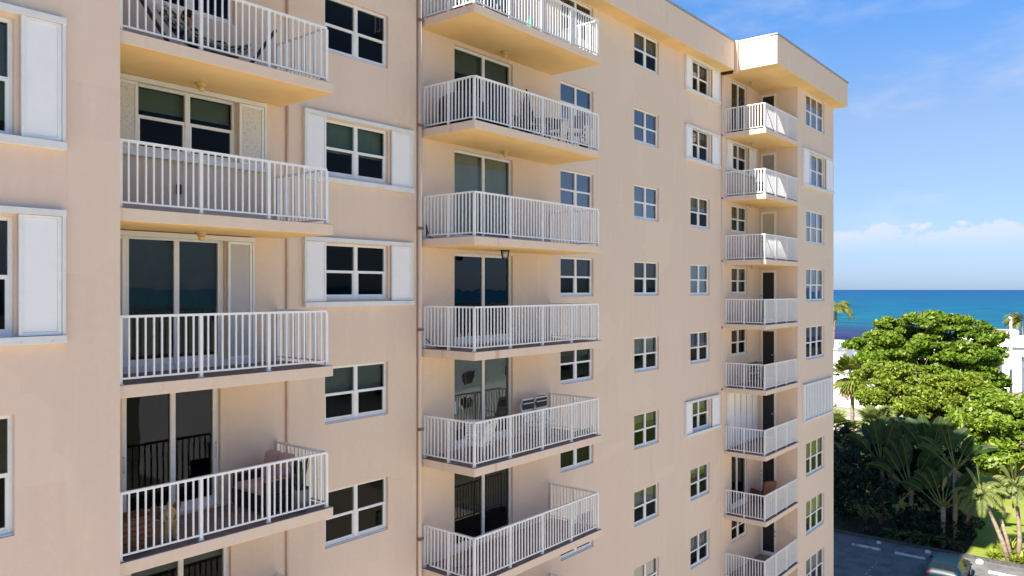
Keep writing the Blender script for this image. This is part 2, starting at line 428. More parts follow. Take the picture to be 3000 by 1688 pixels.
# sea: deep blue offshore, turquoise nearer, dark weed beds along the beach
m = bpy.data.materials.new('sea_water'); m.use_nodes = True
n = m.node_tree.nodes; l = m.node_tree.links; p = n['Principled BSDF']
geo = n.new('ShaderNodeNewGeometry'); sx = n.new('ShaderNodeSeparateXYZ'); l.new(geo.outputs['Position'], sx.inputs[0])
wb = n.new('ShaderNodeTexNoise'); wb.inputs['Scale'].default_value = 0.02; wb.inputs['Detail'].default_value = 5; l.new(geo.outputs['Position'], wb.inputs['Vector'])
wa = n.new('ShaderNodeMath'); wa.operation = 'MULTIPLY_ADD'; l.new(wb.outputs[0], wa.inputs[0]); wa.inputs[1].default_value = 150; l.new(sx.outputs[0], wa.inputs[2])
lg = n.new('ShaderNodeMath'); lg.operation = 'LOGARITHM'; l.new(wa.outputs[0], lg.inputs[0]); lg.inputs[1].default_value = 10
mr = n.new('ShaderNodeMapRange'); l.new(lg.outputs[0], mr.inputs[0]); mr.inputs[1].default_value = 2.4; mr.inputs[2].default_value = 4.2
cr = n.new('ShaderNodeValToRGB'); l.new(mr.outputs[0], cr.inputs[0]); e = cr.color_ramp.elements
e[0].position = 0.0; e[0].color = (0.030, 0.032, 0.085, 1)
e[1].position = 1.0; e[1].color = (0.007, 0.066, 0.168, 1)
for pos, c in ((0.13, (0.028, 0.035, 0.10)), (0.19, (0.008, 0.104, 0.160)), (0.36, (0.006, 0.088, 0.170)), (0.6, (0.007, 0.072, 0.170))):
    q = e.new(pos); q.color = (*c, 1)
mpn = n.new('ShaderNodeMapping'); mpn.inputs['Scale'].default_value = (0.10, 0.028, 0.1); l.new(geo.outputs['Position'], mpn.inputs[0])
rp = n.new('ShaderNodeTexNoise'); rp.inputs['Scale'].default_value = 1.0; rp.inputs['Detail'].default_value = 6; l.new(mpn.outputs[0], rp.inputs['Vector'])
rr = n.new('ShaderNodeMapRange'); l.new(rp.outputs[0], rr.inputs[0]); rr.inputs[1].default_value = 0.3; rr.inputs[2].default_value = 0.7; rr.inputs[3].default_value = 0.55; rr.inputs[4].default_value = 1.45
mu = n.new('ShaderNodeMix'); mu.data_type = 'RGBA'; mu.blend_type = 'MULTIPLY'; mu.inputs[0].default_value = 1; l.new(cr.outputs[0], mu.inputs[6]); l.new(rr.outputs[0], mu.inputs[7])
l.new(mu.outputs[2], p.inputs['Base Color']); p.inputs['Roughness'].default_value = 0.5; p.inputs['Specular IOR Level'].default_value = 0.02
bp = n.new('ShaderNodeBump'); bp.inputs['Strength'].default_value = 0.5; bp.inputs['Distance'].default_value = 0.6
l.new(rp.outputs[0], bp.inputs['Height']); l.new(bp.outputs[0], p.inputs['Normal'])
M['sea'] = m
mb = MB()
mb.face([(240, -6000, -19.2), (3000, -6000, -19.2), (3000, 6000, -19.2), (240, 6000, -19.2)])
mb.face([(3000, -50000, -19.2), (60000, -50000, -19.2), (60000, 50000, -19.2), (3000, 50000, -19.2)])
struct(mb.build('sea', 'sea'))

# ================================================================== THE APARTMENT BUILDING
CZ = [9.146 - 2.7 * i for i in range(10)]      # CZ[0] = roof soffit; CZ[i] = underside of the slab i floors below
def ceil_z(k): return CZ[k + 1]                # storey k has its ceiling at ceil_z(k), k = -1 is the top storey
YA, YB, YC, YF = 11.90, 13.70, 13.77, 12.02    # wall planes
bld = thing('apartment_building', 'tall peach stucco apartment building with white railed balconies', 'apartment building', (20, 14, GZ))

def wall_grid(mb, u0, u1, z0, z1, holes, pt, depth, mi=0):
    """front faces of a wall with openings and their reveals. pt(u, v, z) maps along / into the wall"""
    us = sorted({u0, u1, *[h[0] for h in holes], *[h[1] for h in holes]}); us = [u for u in us if u0 <= u <= u1]
    zs = sorted({z0, z1, *[h[2] for h in holes], *[h[3] for h in holes]}); zs = [z for z in zs if z0 <= z <= z1]
    for a, b in zip(us, us[1:]):
        for c, d in zip(zs, zs[1:]):
            um, zm = (a + b) / 2, (c + d) / 2
            if any(h[0] < um < h[1] and h[2] < zm < h[3] for h in holes): continue
            mb.face([pt(a, 0, c), pt(b, 0, c), pt(b, 0, d), pt(a, 0, d)], mi)
    for a, b, c, d in holes:
        mb.face([pt(a, 0, c), pt(a, depth, c), pt(b, depth, c), pt(b, 0, c)], mi)
        mb.face([pt(a, 0, d), pt(b, 0, d), pt(b, depth, d), pt(a, depth, d)], mi)
        mb.face([pt(a, 0, c), pt(a, 0, d), pt(a, depth, d), pt(a, depth, c)], mi)
        mb.face([pt(b, 0, c), pt(b, depth, c), pt(b, depth, d), pt(b, 0, d)], mi)

RECESS = 0.075
def shade(parent, u0, u1, z0, z1, pt, frac, col, v=0.22):
    if not frac: return
    mb = MB(); zz = z1 - (z1 - z0) * frac
    n = max(4, int((u1 - u0) / 0.12))
    for i in range(n):
        a = u0 + (u1 - u0) * i / n; b = u0 + (u1 - u0) * (i + 1) / n
        va = v + (0.012 if i % 2 else 0) * (1 if col == 'white' else 0.15)
        mb.box(*_rng(pt, a, b, va, va + 0.01, zz, z1))
    mb.build('curtain' if col == 'white' else 'blind', SH[col], parent)
def _rng(pt, a, b, v0, v1, z0, z1):
    p, q = pt(a, v0, z0), pt(b, v1, z1)
    return (min(p[0], q[0]), max(p[0], q[0]), min(p[1], q[1]), max(p[1], q[1]), z0, z1)
def window(u0, u1, z0, z1, pt, cols=2, sh=0, shc='grey', mid=0.5, gl='glass', shz=None):
    """single-hung window: frame with mullions and meeting rail, lower sashes set in; pane is a sub-part"""
    f = MB(); t = 0.055; a, b = RECESS, RECESS + 0.07
    def bx(x0, x1, v0, v1, c, d, mi=0): f.box(*_rng(pt, x0, x1, v0, v1, c, d), mi)
    bx(u0, u0 + t, a, b, z0, z1); bx(u1 - t, u1, a, b, z0, z1)
    bx(u0 + t, u1 - t, a, b, z1 - t, z1); bx(u0 + t, u1 - t, a, b, z0, z0 + 0.075)
    bx(u0, u1, a - 0.045, a - 0.002, z0, z0 + 0.025)           # sill lip
    zm = z0 + (z1 - z0) * mid; w = (u1 - u0) / cols
    for i in range(1, cols):
        c = u0 + w * i; bx(c - 0.05, c + 0.05, a - 0.006, b, z0 + 0.03, z1 - 0.02)
    for i in range(cols):
        c0, c1 = u0 + w * i + 0.05, u0 + w * (i + 1) - 0.05
        bx(c0, c1, a + 0.004, b - 0.004, zm - 0.03, zm + 0.03)
        bx(c0, c0 + 0.035, a + 0.008, b - 0.008, z0 + 0.07, zm - 0.03); bx(c1 - 0.035, c1, a + 0.008, b - 0.008, z0 + 0.07, zm - 0.03)
        bx(c0 + 0.035, c1 - 0.035, a + 0.012, b - 0.012, z0 + 0.07, z0 + 0.115)
    o = f.build('window', 'frame', bld, bevel=0.005)
    g = MB()
    for i in range(cols):                                       # each light slightly out of true, as real sashes are
        c0, c1 = u0 + w * i + 0.03, u0 + w * (i + 1) - 0.03
        for c, d in ((z0 + 0.05, zm), (zm, z1 - 0.03)):
            e = random.uniform(-0.004, 0.004); e2 = random.uniform(-0.003, 0.003)
            g.face([pt(c0, a + 0.035 + e, c), pt(c1, a + 0.035 - e, c), pt(c1, a + 0.035 - e + e2, d), pt(c0, a + 0.035 + e + e2, d)])
    g.m = [i % 2 == 0 and 1 or 0 for i in range(len(g.f))]      # insect screens over the lower sashes
    g.build('pane', [gl, 'screenglass' if gl == 'glass' else gl], o)
    shade(o, u0 + 0.04, u1 - 0.04, z0 + 0.05, z1 - 0.05, pt, sh, shc)
    return o
def shutters(parent, U0, U1, Z0, Z1, ul, ur, pt, pan='panel', left=True, right=True, proud=0.10):
    """storm shutter set on a window: head and sill track, side channels and the two slid-back panels"""
    t = MB()
    def bx(m_, x0, x1, v0, v1, c, d, mi=0): m_.box(*_rng(pt, x0, x1, v0, v1, c, d), mi)
    bx(t, U0, U1, -proud, -0.002, Z1 - 0.09, Z1); bx(t, U0, U1, -proud - 0.02, -0.002, Z0, Z0 + 0.11)
    bx(t, U0 + 0.004, U0 + 0.05, -proud + 0.012, -0.002, Z0 + 0.11, Z1 - 0.09); bx(t, U1 - 0.05, U1 - 0.004, -proud + 0.012, -0.002, Z0 + 0.11, Z1 - 0.09)
    for i in range(9):
        c = U0 + (U1 - U0) * (i + 0.5) / 9; bx(t, c - 0.012, c + 0.012, -proud - 0.027, -proud - 0.02, Z0 + 0.02, Z0 + 0.04)
    t.build('shutter_track', 'track', parent, bevel=0.006)
    for on, a, b in ((left, U0 + 0.055, ul), (right, ur, U1 - 0.055)):
        if not on: continue
        q = MB(); z0, z1 = Z0 + 0.115, Z1 - 0.095
        bx(q, a, a + 0.05, -0.075, -0.03, z0, z1, 1); bx(q, b - 0.05, b, -0.075, -0.03, z0, z1, 1)
        bx(q, a + 0.05, b - 0.05, -0.072, -0.03, z0, z0 + 0.05, 1); bx(q, a + 0.05, b - 0.05, -0.072, -0.03, z1 - 0.05, z1, 1)
        bx(q, a + 0.05, b - 0.05, -0.06, -0.035, z0 + 0.05, z1 - 0.05, 0)
        q.build('shutter_panel', [pan, 'frame'], parent, bevel=0.004)
def closed_shutter(U0, U1, Z0, Z1, pt, n, ribs):
    """corrugated storm panels closed over the opening"""
    t = MB()
    def bx(m_, x0, x1, v0, v1, c, d, mi=0): m_.box(*_rng(pt, x0, x1, v0, v1, c, d), mi)
    bx(t, U0, U1, -0.10, -0.002, Z1 - 0.08, Z1); bx(t, U0, U1, -0.12, -0.002, Z0, Z0 + 0.08)
    bx(t, U0, U0 + 0.12, -0.09, -0.002, Z0 + 0.08, Z1 - 0.08)
    o = t.build('storm_shutter', 'track', bld, bevel=0.006)
    w = (U1 - U0 - 0.14) / n
    for i in range(n):
        q = MB(); a = U0 + 0.13 + w * i
        k = ribs * 2
        for j in range(k):
            d = -0.04 if j % 2 else -0.075
            bx(q, a + w * j / k + 0.002, a + w * (j + 1) / k - 0.002 * (j == k - 1), d, d + 0.02, Z0 + 0.085, Z1 - 0.085)
        q.build('shutter_panel', 'panel', o)
def sliding_door(u0, u1, z0, z1, pt, gl='glass', sh=0, shc='grey', frame='frame', meet=0.5, handle=None, wide=0.06):
    f = MB(); a, b = RECESS, RECESS + 0.09
    def bx(x0, x1, v0, v1, c, d): f.box(*_rng(pt, x0, x1, v0, v1, c, d))
    um = u0 + (u1 - u0) * meet
    bx(u0, u0 + wide, a, b, z0, z1); bx(u1 - wide, u1, a, b, z0, z1); bx(u0 + wide, u1 - wide, a, b, z1 - 0.07, z1); bx(u0 + wide, u1 - wide, a, b, z0, z0 + 0.06)
    bx(um - 0.03, um + 0.07, a - 0.008, b - 0.03, z0 + 0.03, z1 - 0.03)
    bx(u0 + wide, um - 0.03, a + 0.01, b - 0.02, z0 + 0.06, z0 + 0.17); bx(um + 0.07, u1 - wide, a + 0.02, b - 0.01, z0 + 0.06, z0 + 0.17)
    bx(u0 - 0.02, u1 + 0.02, a - 0.06, a - 0.004, z0, z0 + 0.03)
    o = f.build('sliding_door', frame, bld, bevel=0.005)
    g = MB()
    for c0, c1, vv in ((u0 + 0.03, um, a + 0.03), (um, u1 - 0.03, a + 0.045)):
        e = random.uniform(-0.006, 0.006); g.face([pt(c0, vv + e, z0 + 0.1), pt(c1, vv - e, z0 + 0.1), pt(c1, vv - e, z1 - 0.04), pt(c0, vv + e, z1 - 0.04)])
    g.build('pane', gl, o)
    shade(o, u0 + 0.04, u1 - 0.04, z0 + 0.05, z1 - 0.05, pt, sh, shc)
    for hu in (handle or ()):
        h = MB(); zc = z0 + 1.05
        for zz in (zc - 0.13, zc + 0.13): h.box(*_rng(pt, hu - 0.012, hu + 0.012, a - 0.05, a - 0.001, zz - 0.012, zz + 0.012))
        h.box(*_rng(pt, hu - 0.014, hu + 0.014, a - 0.065, a - 0.05, zc - 0.16, zc + 0.16))
        h.build('handle', 'frame', o)
    return o
def P(Y): return lambda u, v, z: (u, Y + v, z)
pA, pB, pC, pF = P(YA), P(YB), P(YC), P(YF)
XP = 34.86
pP = lambda u, v, z: (XP + v, 13.77 - u, z)     # wall facing the camera side of the far wing, u runs outwards

# ---- openings, storey by storey
hA, hB, hC, hF, hP = [], [], [], [], []
W2 = (10.30, 12.10); W3 = (19.10, 20.92); W4 = (23.50, 25.28); W5 = (27.82, 29.55); W6 = (31.72, 33.44); W7 = (35.98, 38.60)
ks = range(-1, 9)
for k in ks:
    c = ceil_z(k)
    hA.append((1.6, 3.80, c - 1.70, c - 0.05))
    if k >= 0: hB.append((*W2, c - 1.27, c - 0.03))
    hC += [(*W3, c - 1.26, c - 0.04), (*W4, c - 1.26, c - 0.04), (*W5, c - 1.28, c - 0.04)]
    hC.append((14.42, 16.80, c - 2.46, c - 0.10))
    hC.append((*W6, c - 2.46, c - 0.08) if k in (-1, 5) else (*W6, c - 1.25, c - 0.08))
    hF.append((*W7, c - 1.60, c - 0.06))
    hP.append((0.06, 0.78, c - 2.46, c - 0.16))
colB = {0: ('win', 6.40, 8.16, 1.30), 1: ('win', 6.28, 8.20, 1.30), 2: ('door', 6.06, 7.96), 3: ('door', 6.02, 7.86), 4: ('door', 6.10, 8.08), 5: ('door', 6.0, 7.9), -1: ('win', 6.28, 8.2, 1.3)}
for k, d in colB.items():
    c = ceil_z(k)
    hB.append((d[1], d[2], c - d[3], c - 0.08) if d[0] == 'win' else (d[1], d[2], c - 2.46, c - 0.08))
TOP = 9.30
wl = MB()
wall_grid(wl, -14, 5.20, GZ, TOP, hA, pA, 0.2, 1)
wl.face([(5.20, YA, GZ), (5.20, YB, GZ), (5.20, YB, TOP), (5.20, YA, TOP)], 1)
wall_grid(wl, 5.20, 13.0, GZ, TOP, hB, pB, 0.2)
wl.face([(13.0, YB, GZ), (13.0, YC, GZ), (13.0, YC, TOP), (13.0, YB, TOP)])
wall_grid(wl, 13.0, XP, GZ, TOP, hC, pC, 0.2)
wall_grid(wl, 0, 13.77 - YF, GZ, TOP, hP, pP, 0.2)
wall_grid(wl, XP, 40.03, GZ, TOP, hF, pF, 0.2)
wl.face([(40.03, YF, GZ), (40.03, 28, GZ), (40.03, 28, TOP), (40.03, YF, TOP)])
wl.face([(40.03, 28, GZ), (-14, 28, GZ), (-14, 28, TOP), (40.03, 28, TOP)])
wl.face([(-14, 28, GZ), (-14, YA, GZ), (-14, YA, TOP), (-14, 28, TOP)])
wl.build('wall', ['wall', 'wall_left'], bld)
# rooms behind the glass: floors, a back wall and party walls
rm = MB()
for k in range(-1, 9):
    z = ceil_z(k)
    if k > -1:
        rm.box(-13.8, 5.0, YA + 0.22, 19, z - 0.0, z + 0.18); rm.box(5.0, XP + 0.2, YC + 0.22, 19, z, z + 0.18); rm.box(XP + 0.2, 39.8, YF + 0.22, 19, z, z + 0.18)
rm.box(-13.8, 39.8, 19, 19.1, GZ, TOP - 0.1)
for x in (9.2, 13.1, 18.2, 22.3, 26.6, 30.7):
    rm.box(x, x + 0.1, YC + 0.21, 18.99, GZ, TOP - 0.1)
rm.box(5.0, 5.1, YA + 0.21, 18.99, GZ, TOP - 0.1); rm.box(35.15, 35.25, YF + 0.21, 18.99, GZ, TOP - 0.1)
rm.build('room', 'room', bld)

# ---- windows per storey
for k in (1, 2, 3):
    c = ceil_z(k)
    o = window(1.6, 3.80, c - 1.70, c - 0.05, pA, sh={1: 0.85, 2: 0, 3: 0.0}[k], shc='green')
    if k == 1: shutters(o, 1.0, 4.42, c - 1.77, c + 0.10, 1.6, 3.86, pA, left=False)
    if k == 2: shutters(o, 1.0, 4.42, c - 1.80, c + 0.08, 1.6, 3.83, pA, left=False)
w2 = {0: (0.0, 'grey'), 1: (0.55, 'green'), 2: (0, 'grey'), 3: (0.5, 'grey'), 4: (0, 'grey')}
for k, (s, sc) in w2.items():
    c = ceil_z(k)
    o = window(*W2, c - 1.27, c - 0.03, pB, sh=s, shc=sc, gl='screenglass')
    if k in (1, 2): shutters(o, 9.72, 12.84, c - 1.42, c + 0.08, 10.28, 12.16, pB)
w3 = {-1: (0.0, 'grey'), 0: (0.4, 'grey'), 1: (1.0, 'blue'), 2: (1, 'brown'), 3: (0.3, 'brown'), 4: (1, 'brown'), 5: (0.4, 'grey')}
w4 = {-1: (0.3, 'grey'), 0: (0, 'grey'), 1: (1.0, 'blue'), 2: (1.0, 'brown'), 3: (0.55, 'white'), 4: (0.3, 'grey'), 5: (0.5, 'olive'), 6: (1, 'aqua')}
w5 = {-1: (0.3, 'grey'), 0: (0.2, 'white'), 1: (0.4, 'olive'), 2: (1, 'blue'), 3: (0.45, 'white'), 4: (0.35, 'grey'), 5: (0.2, 'olive'), 6: (0.5, 'white'), 7: (0, 'grey')}
for k, (s, sc) in w3.items(): window(*W3, ceil_z(k) - 1.26, ceil_z(k) - 0.04, pC, sh=s, shc=sc, gl='skyglass' if k in (0, 1) else 'glass')
for k, (s, sc) in w4.items(): window(*W4, ceil_z(k) - 1.26, ceil_z(k) - 0.04, pC, sh=s, shc=sc, gl='skyglass' if k in (0, 1, 6) else 'glass')
for k, (s, sc) in w5.items():
    c = ceil_z(k); o = window(*W5, c - 1.28, c - 0.04, pC, sh=s, shc=sc, gl='skyglass' if k == 2 else 'glass')
    if k in (-1, 0, 4): shutters(o, 27.30, 30.40, c - 1.40, c - 0.01, 27.86, 29.68, pC)
w6 = {0: (0.5, 'grey'), 1: (0.9, 'grey'), 2: (0.9, 'grey'), 3: (0, 'grey'), 6: (0, 'grey'), 7: (0, 'grey')}
for k, (s, sc) in w6.items():
    c = ceil_z(k); o = window(*W6, c - 1.25, c - 0.08, pC, sh=s, shc=sc)
    if k == 0: shutters(o, 31.15, 34.3, c - 1.36, c - 0.02, 31.72, 33.5, pC)
sliding_door(*W6, CZ[0] - 2.46, CZ[0] - 0.08, pC, sh=0, meet=0.48)
sliding_door(*W6, ceil_z(5) - 2.46, ceil_z(5) - 0.08, pC, gl='tintglass', meet=0.42)
closed_shutter(31.2, 34.5, ceil_z(4) - 2.40, ceil_z(4) - 0.02, pC, 5, 1)
w7 = {-1: (0.45, 'grey'), 0: (0, 'grey'), 1: (0.9, 'blue'), 2: (0.9, 'blue'), 3: (0.35, 'white'), 5: (0.0, 'grey'), 6: (0.5, 'olive'), 7: (0.45, 'olive')}
for k, (s, sc) in w7.items():
    c = ceil_z(k); o = window(*W7, c - 1.60, c - 0.06, pF, cols=3, sh=s, shc=sc, gl='skyglass' if k in (-1, 0, 1, 2) else 'glass')
    if k == 0: shutters(o, 35.45, 39.80, c - 1.72, c + 0.02, 36.25, 38.72, pF)
closed_shutter(35.50, 39.66, ceil_z(4) - 1.72, ceil_z(4) + 0.02, pF, 6, 3)
# ---- first-column balcony openings
for k, d in colB.items():
    c = ceil_z(k)
    if d[0] == 'win':
        o = window(d[1], d[2], c - d[3], c - 0.08, pB, sh={1: 0.35, 0: 0}.get(k, 0), shc='green', mid=0.52, gl='screenglass')
        if k == 1: shutters(o, 5.30, 8.82, c - 1.40, c - 0.01, 6.26, 8.22, pB, pan='speckle')
    else:
        o = sliding_door(d[1], d[2], c - 2.46, c - 0.08, pB, gl='tintglass' if k == 2 else 'screenglass', sh={2: 0.92, 4: 0.3}.get(k, 0), shc='grey', handle={3: (6.08, 7.80)}.get(k), wide=0.11, meet=0.5)
        if k == 2: shutters(o, 5.30, 8.55, c - 2.50, c - 0.02, 6.04, 7.98, pB, pan='weave')
# ---- middle balcony doors
dm = {-1: ('glass', 0, 'grey'), 0: ('screenglass', 0.25, 'grey'), 1: ('glass', 1.0, 'sage'), 2: ('tintglass', 0, 'blue'), 3: ('mirror', 0, 'grey'), 4: ('tintglass', 0.0, 'grey'), 5: ('glass', 0, 'grey')}
for k, (gl, s, sc) in dm.items():
    c = ceil_z(k); sliding_door(14.42, 16.80, c - 2.46, c - 0.10, pC, gl=gl, sh=s, shc=sc, meet=0.50, handle=(14.47,) if k == 3 else None)
# ---- outer doors on the cross wall of the far wing
for k in ks:
    c = ceil_z(k); u0, u1, z0, z1 = 0.06, 0.78, c - 2.46, c - 0.16
    f = MB()
    f.box(*_rng(pP, u0, u0 + 0.09, -0.02, 0.08, z0, z1)); f.box(*_rng(pP, u1 - 0.10, u1, -0.02, 0.08, z0, z1)); f.box(*_rng(pP, u0 + 0.09, u1 - 0.10, -0.02, 0.08, z1 - 0.10, z1))
    f.box(*_rng(pP, u0 + 0.09, u1 - 0.10, -0.015, 0.08, z0, z0 + 0.16 if k in (5, 6) else z0 + 0.06))
    o = f.build('balcony_door', 'frame', bld, bevel=0.005)
    d = MB(); d.box(*_rng(pP, u0 + 0.09, u1 - 0.10, 0.01, 0.06, z0 + 0.06, z1 - 0.10))
    d.build('door_leaf', 'blackdoor' if k not in (0, 1) else SH['olive' if k == 1 else 'grey'], o)
    h = MB(); hu = u1 - 0.06 if k in (3, 4, 6) else u0 + 0.045; zc = z0 + 1.0
    h.box(*_rng(pP, hu - 0.02, hu + 0.02, -0.05, -0.021, zc + 0.10, zc + 0.15)); h.box(*_rng(pP, hu - 0.018, hu + 0.018, -0.045, -0.021, zc - 0.09, zc - 0.04))
    if k in (3, 4): h.box(*_rng(pP, hu - 0.16, hu, -0.06, -0.048, zc + 0.11, zc + 0.135))
    h.build('handle', 'iron' if k not in (3, 4) else 'chrome', o)

# ---- roof, soffits and fascias
rf = MB()
z0, z1 = 9.13, 10.30
def fascia(x0, x1, y0, y1):
    rf.box(x0, x1, y0, y1, z0, z1, 0, top=2, bot=1)
fascia(-14.4, 9.25, 11.43, 28.4)
fascia(9.252, 30.60, 13.16, 28.4)
fascia(30.77, 40.36, 11.43, 28.4)
rf.build('parapet', ['wall', 'soffit', 'roof'], bld, bevel=0.012)
cp = MB()
def cope(x0, x1, y0, y1, mi=0): cp.box(x0, x1, y0, y1, z1 + 0.002, z1 + 0.07, mi)
cope(9.3, 30.62, 13.12, 13.42); cope(30.73, 40.40, 11.39, 11.69); cope(30.73, 31.03, 11.692, 13.4, 1); cope(40.10, 40.40, 11.692, 28.4); cope(-14.4, 9.25, 11.39, 11.69)
cp.build('coping', ['coping', 'white'], bld, bevel=0.008)
jt = MB(); jt.box(30.602, 30.768, 13.25, 20, 9.16, 10.25); jt.box(30.56, 30.82, 13.22, 13.76, 9.06, 9.127)
jt.build('expansion_joint', 'gap', bld)
dp = MB(); dp.box(30.63, 30.74, 13.05, 13.245, 9.02, 10.37)
dp.build('joint_cover', 'wall', bld, bevel=0.01)
for x, y in ((15.2, 13.16), (19.9, 13.16), (24.79, 13.16), (29.43, 13.16), (32.42, 11.43), (35.79, 11.43), (38.55, 11.43)):
    s = MB(); s.box(x - 0.045, x + 0.045, y - 0.004, y + 0.03, 9.50, 9.82); s.box(x - 0.06, x - 0.046, y - 0.012, y + 0.03, 9.49, 9.83); s.box(x + 0.046, x + 0.06, y - 0.012, y + 0.03, 9.49, 9.83)
    s.build('scupper', 'pipe', bld)
# ---- pipes and straps
pp = MB(); pp.tube([(13.12, 13.70, GZ), (13.12, 13.70, 9.12)], 0.055, 10)
ppo = pp.build('downpipe', 'pipe', bld)
for z in (6.59, 4.02, 1.50, -0.98, -3.42, -6.1):
    s = MB(); s.box(13.05, 13.19, 13.625, 13.70, z - 0.032, z + 0.032); s.build('pipe_strap', 'copper', ppo)
pp = MB(); pp.tube([(9.33, 13.672, GZ), (9.33, 13.672, 9.12)], 0.026, 10); pp.build('downpipe', 'pipe_brown', bld)
pp = MB(); pp.tube([(30.66, 13.755, GZ), (30.66, 13.755, 9.05)], 0.03, 8); ppo = pp.build('downpipe', 'pipe', bld)
for z in (6.5, 3.85, 1.2, -1.6, -4.2):
    s = MB(); s.box(30.62, 30.70, 13.70, 13.74, z - 0.04, z + 0.04); s.build('pipe_strap', 'copper', ppo)

# ---- balconies
TH = 0.20; RH = 1.06
def rail_run(mb, p0, p1, zs, posts, nb, first=True, last=True):
    """handrail, bottom rail, posts and pickets along an axis-aligned run at slab level zs; posts go to a list"""
    (x0, y0), (x1, y1) = p0, p1; dx, dy = x1 - x0, y1 - y0; ln = math.hypot(dx, dy); ux, uy = dx / ln, dy / ln
    def seg(a, b, w, c, d):
        xa, ya, xb, yb = x0 + ux * a, y0 + uy * a, x0 + ux * b, y0 + uy * b
        mb.box(min(xa, xb) - abs(uy) * w, max(xa, xb) + abs(uy) * w, min(ya, yb) - abs(ux) * w, max(ya, yb) + abs(ux) * w, c, d)
    seg(-0.0, ln + 0.0, 0.03, zs + RH - 0.04, zs + RH)
    out = []
    for i in range(len(posts) - 1):
        a, b = posts[i], posts[i + 1]
        seg(a + 0.026, b - 0.026, 0.014, zs + 0.075, zs + 0.105)
        for j in range(nb[i]):
            t = a + (b - a) * (j + 1) / (nb[i] + 1) + random.uniform(-0.004, 0.004)
            seg(t - 0.0125, t + 0.0125, 0.0125, zs + 0.1055, zs + RH - 0.0405)
    for i, a in enumerate(posts):
        if (i == 0 and not first) or (i == len(posts) - 1 and not last): continue
        out.append((x0 + ux * a, y0 + uy * a))
    return out
def lamp(x, y, z, kind=0):
    b = MB()
    if kind == 0:
        b.lathe((x, y, z), [(0.06, -0.075), (0.07, -0.07), (0.08, -0.035), (0.105, -0.025), (0.105, 0.0)], 16)
        o = b.build('ceiling_light', 'lamp', bld)
        g = MB(); g.lathe((x, y, z - 0.13), [(0.025, -0.025), (0.05, -0.005), (0.058, 0.02), (0.058, 0.054)], 14); g.build('globe', 'globe', o)
    else:
        b.lathe((x, y, z), [(0.05, -0.03), (0.16, -0.028), (0.16, 0.0)], 4)
        for a in range(4):
            t = math.pi / 2 * a; cx, cy = math.cos(t), math.sin(t)
            b.tube([(x + 0.14 * cx, y + 0.14 * cy, z - 0.03), (x + 0.10 * cx, y + 0.10 * cy, z - 0.22)], 0.012, 6)
        b.lathe((x, y, z - 0.24), [(0.09, 0.0), (0.115, 0.02)], 4)
        o = b.build('ceiling_light', 'iron', bld)
        g = MB(); g.lathe((x, y, z - 0.215), [(0.08, 0.0), (0.115, 0.18)], 4); g.build('lamp_glass', SH['white'], o)
def balcony(x0, x1, y0, y1, zb, runs, posts_separate=True):
    s = MB(); s.box(x0, x1, y0, y1, zb, zb + TH, 0, top=1, bot=2)
    o = s.build('balcony', ['slab_edge', 'deck', 'soffit'], bld, bevel=0.01)
    zs = zb + TH; seen = set()
    for (p0, p1, posts, nb, fi, la) in runs:
        r = MB(); pl = rail_run(r, p0, p1, zs, posts, nb, fi, la)
        if not posts_separate:
            for x, y in pl: r.box(x - 0.026, x + 0.026, y - 0.026, y + 0.026, zs, zs + RH - 0.041)
        r.build('railing', 'white', o)
        if posts_separate:
            for x, y in pl:
                q = MB(); q.box(x - 0.027, x + 0.027, y - 0.027, y + 0.027, zs, zs + RH - 0.041); q.box(x - 0.045, x + 0.045, y - 0.035, y + 0.035, zs + 0.0005, zs + 0.012)
                q.build('post', 'white', o)
    return o
IN = 0.085
for n_ in range(0, 6):                                         # first column
    zb = CZ[n_ + 1]; yf = 11.98 + IN; xr = 9.20 - 0.10
    balcony(5.22, 9.20, 11.98, YB, zb, [
        ((5.24, yf), (xr, yf), [0.03, (xr - 5.24) * 0.345, (xr - 5.24) * 0.675, xr - 5.24], [9, 9, 9], True, True),
        ((xr, yf + 0.031), (xr, YB - 0.002), [0.0, YB - yf - 0.06], [12], False, True)])
for n_ in range(0, 7):                                         # middle stack
    zb = CZ[n_ + 1]; yf = 11.98 + IN; xl = 13.22 + IN; xr = 18.65 - IN - 0.02; w = xr - xl
    balcony(13.22, 18.65, 11.98, YC, zb, [
        ((xl, yf), (xr, yf), [0, w * 0.25, w * 0.5, w * 0.75, w], [10, 10, 10, 10], True, True),
        ((xl, yf + 0.031), (xl, YC - 0.002), [0.0, 0.80, YC - yf - 0.07], [6, 6], False, True),
        ((xr, yf + 0.031), (xr, YC - 0.002), [0.0, 0.80, YC - yf - 0.07], [6, 6], False, True)])
for n_ in range(0, 8):                                         # far wing
    zb = CZ[n_ + 1]; yf = 11.98 + IN; xl = 30.99 + IN; w = XP - xl - 0.04
    balcony(30.99, XP - 0.002, 11.975, YC, zb, [
        ((xl, yf), (XP - 0.002, yf), [0, w * 0.34, w * 0.67, w], [10, 10, 10], True, True),
        ((xl, yf + 0.031), (xl, YC - 0.002), [0.0, 0.84, YC - yf - 0.07], [6, 6], False, True)], posts_separate=False)
for k in (0, 1, 2, 3): lamp(7.2, 13.2, ceil_z(k + 0) if k else ceil_z(0))
for k in (0, 1, 3): lamp(16.0, 13.38, ceil_z(k))
lamp(15.6, 13.05, ceil_z(2), 1)
for k in (-1, 0, 1, 2): lamp(32.8, 13.3, ceil_z(k) - (0.016 if k == -1 else 0))
# wall socket on the second first-column balcony
s = MB(); s.box(6.98, 7.07, YB - 0.05, YB - 0.002, 1.75, 1.93); s.build('socket_box', 'iron', bld, bevel=0.01)

